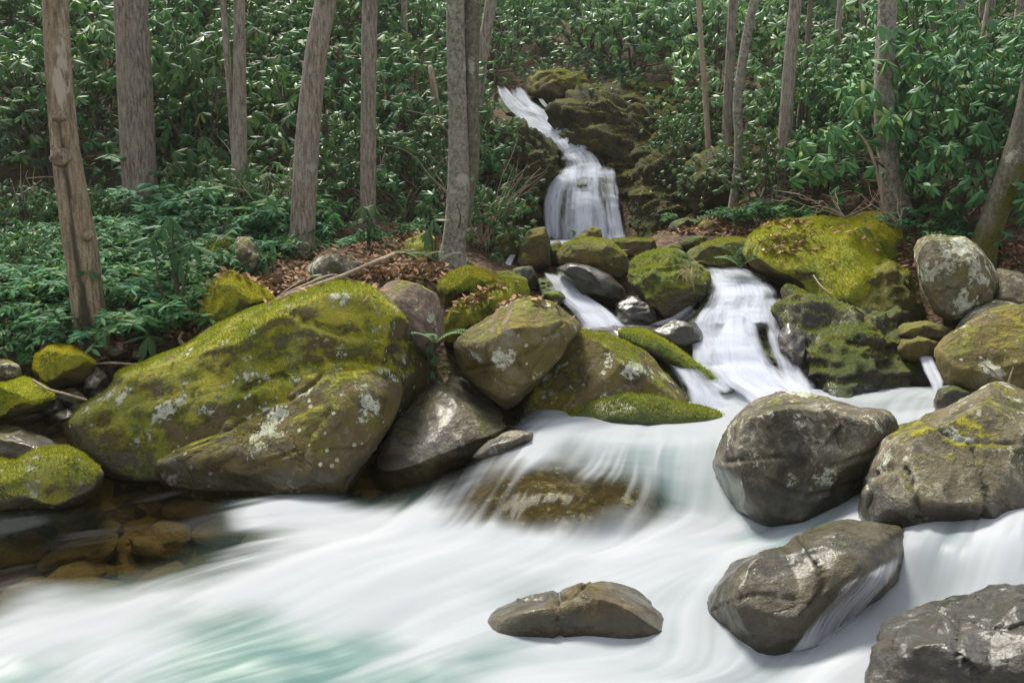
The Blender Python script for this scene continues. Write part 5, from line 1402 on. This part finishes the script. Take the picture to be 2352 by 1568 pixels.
for px, py in ((345, 500), (385, 495), (420, 490), (455, 500), (490, 495), (520, 505), (555, 510), (590, 515), (400, 530), (470, 530), (540, 540), (620, 530), (360, 540)):
    p = hit(px, py)
    if p is not None: hobble(p, rng.uniform(1.3, 1.65), 'tall arching dog-hobble in front of the thickest grey trunk', 'tall dog-hobble before the thick trunk')
for px, py, Y, k, sc, lb in ((520, 400, 12.6, 3, .6, 'rhododendron hanging over the rock face right of the thickest trunk'), (430, 330, 13.2, 1, .6, 'rhododendron on the brow of the shadowy rock face'), (80, 350, 13.0, 0, .6, 'rhododendron hanging over the left part of the shadowy rock face'),
                             (1430, 225, 18.6, 3, .7, 'small rhododendron on the brow of the tall mossy cliff'), (1560, 290, 17.2, 3, .75, 'rhododendron spilling over the right shoulder of the cliff'), (1650, 335, 16.2, 1, .6, 'rhododendron on the ledge between cliff and grey trunk'),
                             (1560, 335, 15.6, 3, .5, 'rhododendron leaning out over the middle of the tall cliff'), (1640, 420, 13.9, 3, .5, 'small rhododendron before the overhanging boulder'), (1600, 330, 16.0, 3, .5, 'little rhododendron clinging to the cliff face'), (1095, 300, 16.4, 1, .45, 'rhododendron on the left shoulder of the upper waterfall')):
    p = P(px, py, Y); shrub(k, (p[0], p[1], p[2] - .35 * sc * 1.6), rng.uniform(0, 6.28), sc, lb)


for px, py, sc in ((1275, 172, .75), (1360, 172, .8), (1440, 190, .8), (1520, 225, .8)):
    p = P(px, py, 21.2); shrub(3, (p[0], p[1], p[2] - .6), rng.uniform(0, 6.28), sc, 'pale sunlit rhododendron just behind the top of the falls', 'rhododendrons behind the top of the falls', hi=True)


# leafless shrubs: a fan of thin pale twigs
def bare_shrub(label, px, py, Y, w, h, n, seed):
    r = np.random.default_rng(seed); g = P(px, py, Y); st = []
    for k in range(n):
        a = r.uniform(-1, 1); d = np.array([a * w, r.normal() * .3, h * r.uniform(.5, 1)]); p = np.zeros(3); path = [p]
        for q in range(5):
            p = p + d / 5 + r.normal(size=3) * .05 * h; path.append(p)
        v, f, *_ = tube(path, [.009, .008, .006, .005, .004, .002], sides=5, rough=0, step=.08); st.append((v, f))
        for q in (2, 3, 4):
            e = path[q] + d * .25 + r.normal(size=3) * .16 * h
            v, f, *_ = tube([path[q], (path[q] + e) / 2 + r.normal(size=3) * .03, e], [.005, .004, .002], sides=4, rough=0, step=.08); st.append((v, f))
    v, f = merge(st)
    tag(link('bare_shrub', mk_mesh('bare_shrub', v, f, attrs={'low': np.zeros(len(v))}, uv=v[:, :2]), M['palewood'], None, g), label, 'shrub')


for px, py, sc in ((1560, 505, .55), (1640, 480, .6), (1690, 505, .6), (1500, 520, .5), (1600, 465, .6)):
    p = hit(px, py)
    if p is not None: hobble(p, sc, 'small dog-hobble on the leaf litter right of the upper fall', 'dog-hobble on the litter right of the fall')
bare_shrub('leafless twiggy shrub in front of the shaggy-barked trunk', 1940, 500, 11.0, .9, .5, 8, 1)
bare_shrub('leafless twigs beside the base of the bleached dead sapling', 2070, 520, 10.7, .6, .4, 5, 2)
bare_shrub('leafless shrub before the shadowy rock face at the left edge', 60, 560, 11.0, .9, .9, 12, 3)
bare_shrub('leafless twigs reaching out from behind the twin tree', 1110, 560, 11.6, .6, .9, 12, 4)
bare_shrub('leafless twigs between the slender double trunk and the leaning one', 610, 540, 11.0, .4, .9, 10, 5)
bare_shrub('leafless twigs in the gap right of the slim straight trunk', 930, 500, 12.4, .6, .9, 10, 6)
bare_shrub('leafless twigs on the ledge beside the curved thin trunk', 1740, 470, 13.0, .5, .8, 10, 7)


# ferns
def fern_mesh(seed):
    r = np.random.default_rng(seed); O, D, U, l_, w_ = [], [], [], [], []
    for s in range(8):
        a = r.uniform(0, 6.28); hd = np.array([cos(a), sin(a), 0]); d = hd * .6 + np.array([0, 0, .8]); p = np.zeros(3)
        for k in range(14):
            d = d + np.array([0, 0, -.09]); d /= np.linalg.norm(d); p = p + d * .022
            sd = np.cross(d, [0, 0, 1]); sd /= np.linalg.norm(sd)
            for sg in (-1, 1):
                O.append(p.copy()); D.append(sd * sg + d * .25); U.append(np.array([0, 0, 1.0])); l_.append(.055 * math.sin(pi * (k + 2) / 17)); w_.append(.016)
    v, f = leaf_batch(O, D, U, np.array(l_), np.array(w_), 2, .05, .2, 1.0)
    me = mk_mesh('fern', v, f); me.materials.append(M['fern']); return me


FM = [fern_mesh(800 + i) for i in range(3)]
for i, (px, py, Y, lb) in enumerate([(965, 602, 10.0, 'green fern beside the roots of the twin tree'), (1005, 605, 9.9, 'fern in front of the twin tree foot'), (845, 705, 8.3, 'small fern on the litter behind the huge boulder'),
                                     (500, 745, 8.3, 'fern below the pointed mossy stone'), (1700, 615, 10.2, 'fern hanging from the left end of the mossy bank'), (1690, 590, 10.4, 'fern on the upper left of the mossy bank'), (1000, 790, 8.0, 'fern in the crevice beside the tan boulder')]):
    p = P(px, py, Y)
    tag(link('fern', FM[i % 3], None, None, p), lb, 'fern')

# grass tuft on the split boulder
r = np.random.default_rng(4); n = 40
O = np.tile(P(1580, 612, 9.75), (n, 1)) + r.normal(size=(n, 3)) * .04
D = np.stack([r.normal(size=n) * .5, -.4 + r.normal(size=n) * .2, -.5 + r.normal(size=n) * .5], -1)
v, f = leaf_batch(O, D, np.tile([0, -.5, 1.0], (n, 1)), r.uniform(.1, .22, n), np.full(n, .006), 3, 0, .5)
tag(link('grass_tuft', mk_mesh('grass_tuft', v, f), M['straw']), 'tuft of straw-coloured dead grass on the split mossy boulder', 'grass tuft')

# ------------------------------------------------------------------ fallen leaves
from mathutils.bvhtree import BVHTree
bpy.context.view_layer.update()
bvs = []
for o in ROCKS.values():
    me = o.data; mw = np.array(o.matrix_world)
    co = np.empty(len(me.vertices) * 3); me.vertices.foreach_get('co', co); co = co.reshape(-1, 3) + np.array(o.location)
    bvs.append((co.min(0), co.max(0), BVHTree.FromPolygons(co.tolist(), [list(p.vertices) for p in me.polygons])))


def top_z(x, y):
    z = float(ground_z(x, y)); nrm = None
    for lo, hi, b in bvs:
        if lo[0] < x < hi[0] and lo[1] < y < hi[1]:
            h_, n_, *_ = b.ray_cast(Vector((x, y, 30)), Vector((0, 0, -1)))
            if h_ is not None and h_.z > z: z, nrm = h_.z, n_
    return z, nrm


LIT = []
r = np.random.default_rng(12)
ZONES = [((880, 1030), (545, 650), 700), ((380, 640), (680, 800), 700), ((1480, 1720), (470, 540), 700), ((1560, 1760), (330, 440), 350), ((600, 720), (560, 680), 350), ((700, 900), (560, 650), 500),
         ((60, 300), (770, 850), 350), ((2060, 2120), (560, 660), 120), ((1200, 1260), (560, 640), 60), ((2250, 2360), (560, 620), 150), ((0, 640), (480, 760), 500)]
for (x0, x1), (y0, y1), cnt in ZONES:
    for _ in range(cnt):
        p = hit(r.uniform(x0, x1), r.uniform(y0, y1))
        if p is None: continue
        z, nm = top_z(p[0], p[1])
        if nm is not None and r.uniform() < .75: continue
        LIT.append((p[0], p[1], z))
# drifts caught on the mossy rocks
for (px, py, Y, sx, cnt) in [(1800, 600, 10.1, .16, 90), (1790, 540, 10.6, .22, 60), (1900, 560, 10.4, .3, 40), (1120, 690, 8.8, .12, 60), (1090, 705, 8.7, .10, 50), (1180, 715, 8.3, .10, 30), (760, 700, 7.9, .5, 40), (1240, 705, 8.0, .2, 12)]:
    c = P(px, py, Y)
    for _ in range(cnt):
        x, y = c[0] + r.normal() * sx, c[1] + r.normal() * sx * .6
        z, nm = top_z(x, y); LIT.append((x, y, z))
LIT = np.array(LIT); n = len(LIT)
a = r.uniform(0, 6.28, n)
D = np.stack([np.cos(a), np.sin(a), r.normal(size=n) * .3], -1)
U = np.stack([r.normal(size=n) * .35, r.normal(size=n) * .35 - .15, np.ones(n)], -1)
v, f = leaf_batch(LIT + np.array([0, 0, .012]), D, U, r.uniform(.05, .10, n), r.uniform(.03, .055, n), 2, -.12, -.2, 1.0)
tag(link('leaf_litter', mk_mesh('leaf_litter', v, f), M['litter']), kind='stuff')

# ------------------------------------------------------------------ films of water clinging to the wet boulder
def film(label, secs, rock_label, seed, mat='veil_film', nu=70, nv=60):
    o = ROCKS[rock_label]; me = o.data
    co = np.empty(len(me.vertices) * 3); me.vertices.foreach_get('co', co); co = co.reshape(-1, 3) + np.array(o.location)
    bv = BVHTree.FromPolygons(co.tolist(), [list(p.vertices) for p in me.polygons])
    L = spl([(a, b, 0) for a, b, *_ in secs], nv); Rr = spl([(q[2], q[3], 0) for q in secs], nv)
    u = np.linspace(0, 1, nu); g = L[:, None] * (1 - u)[None, :, None] + Rr[:, None] * u[None, :, None]
    out = np.zeros((nv, nu, 3)); ok = np.zeros((nv, nu)); eye = Vector((0, 0, CAMH))
    for a in range(nv):
        for b in range(nu):
            p = P(g[a, b, 0], g[a, b, 1], 4.5); d = (Vector(p) - eye).normalized()
            h_, n_, *_ = bv.ray_cast(eye, d)
            if h_ is None: p2 = P(g[a, b, 0], g[a, b, 1], 4.75)
            else: p2 = np.array(h_ + n_ * .012 + Vector((0, -.012, .006))); ok[a, b] = 1
            out[a, b] = p2
    for _ in range(6): out[1:-1, 1:-1] = .25 * (out[:-2, 1:-1] + out[2:, 1:-1] + out[1:-1, :-2] + out[1:-1, 2:])
    ed = sstep(0, .3, u[None, :]) * sstep(0, .25, 1 - u[None, :]) * sstep(0, .2, np.linspace(0, 1, nv))[:, None] * ok
    uu = np.cumsum(np.linalg.norm(np.diff(out, axis=1, prepend=out[:, :1]), axis=2), 1); vv = np.cumsum(np.linalg.norm(np.diff(out, axis=0, prepend=out[:1]), axis=2), 0)
    root = thing('water_film', label, 'waterfall')
    link('water_veil', mk_mesh('water_veil', out.reshape(-1, 3), grid_faces(nv, nu), attrs={'edge': ed.ravel()}, uv=np.stack([uu.ravel(), vv.ravel()], -1) + seed), M[mat], root)


film('thin film of water running down the right flank of the shiny wet boulder', [(1930, 1330, 2095, 1245), (1880, 1380, 2075, 1310), (1830, 1440, 2010, 1385), (1780, 1500, 1950, 1460)], 'shiny wet boulder parting the rapids at lower right', 3)

# ------------------------------------------------------------------ light, sky, camera
w = bpy.data.worlds.new('World'); scene.world = w; w.use_nodes = True
nt = w.node_tree
bg = nt.nodes.get('Background') or nt.nodes.new('ShaderNodeBackground')
sky = nt.nodes.new('ShaderNodeTexSky'); sky.sky_type = 'NISHITA'; sky.sun_disc = False
EL, AZ = radians(58), radians(-28)          # sun beyond the falls, a little to the left
sky.sun_elevation = EL; sky.sun_rotation = AZ
hs = nt.nodes.new('ShaderNodeHueSaturation'); hs.inputs['Saturation'].default_value = .22
nt.links.new(sky.outputs[0], hs.inputs['Color']); nt.links.new(hs.outputs[0], bg.inputs[0]); bg.inputs[1].default_value = .115
sd = bpy.data.lights.new('Sun', 'SUN'); sd.energy = 3.6; sd.angle = radians(15.0); sd.color = (1, .95, .83)
so = bpy.data.objects.new('Sun', sd); COL.objects.link(so)
dvec = Vector((sin(AZ) * cos(EL), cos(AZ) * cos(EL), sin(EL)))
so.rotation_euler = dvec.to_track_quat('Z', 'Y').to_euler(); so.location = (0, 0, 30)

bm = bmesh.new(); bmesh.ops.create_cube(bm, size=1.0); me = bpy.data.meshes.new('haze'); bm.to_mesh(me); bm.free()
hm = bpy.data.materials.new('haze'); hm.use_nodes = True; hm.node_tree.nodes.clear()
ho = hm.node_tree.nodes.new('ShaderNodeOutputMaterial'); pv = hm.node_tree.nodes.new('ShaderNodeVolumePrincipled')
pv.inputs['Color'].default_value = (.86, .92, .86, 1); pv.inputs['Density'].default_value = .0005; pv.inputs['Anisotropy'].default_value = .3
hm.node_tree.links.new(pv.outputs[0], ho.inputs['Volume'])
zt = max(float(gz.max()) + 3, 14.0); zb = float(gz.min()) - 1.0
h = link('haze', me, hm, None, (0, 31, (zt + zb) / 2)); h.scale = (52, 66, zt - zb); tag(h, kind='stuff')

cam = bpy.data.cameras.new('Camera'); co_ = bpy.data.objects.new('Camera', cam); COL.objects.link(co_)
cam.lens = 35; cam.sensor_width = 36; cam.clip_end = 500; cam.clip_start = .05
co_.location = (0, 0, CAMH); co_.rotation_euler = (radians(90) - PITCH, 0, 0)
scene.camera = co_
scene.view_settings.view_transform = 'Standard'; scene.view_settings.look = 'None'
scene.view_settings.exposure = 1.3; scene.view_settings.gamma = 1
c = scene.cycles
c.max_bounces = 6; c.diffuse_bounces = 3; c.glossy_bounces = 2; c.transmission_bounces = 3; c.transparent_max_bounces = 16
c.caustics_reflective = False; c.caustics_refractive = False
c.sample_clamp_indirect = 6
c.use_denoising = True
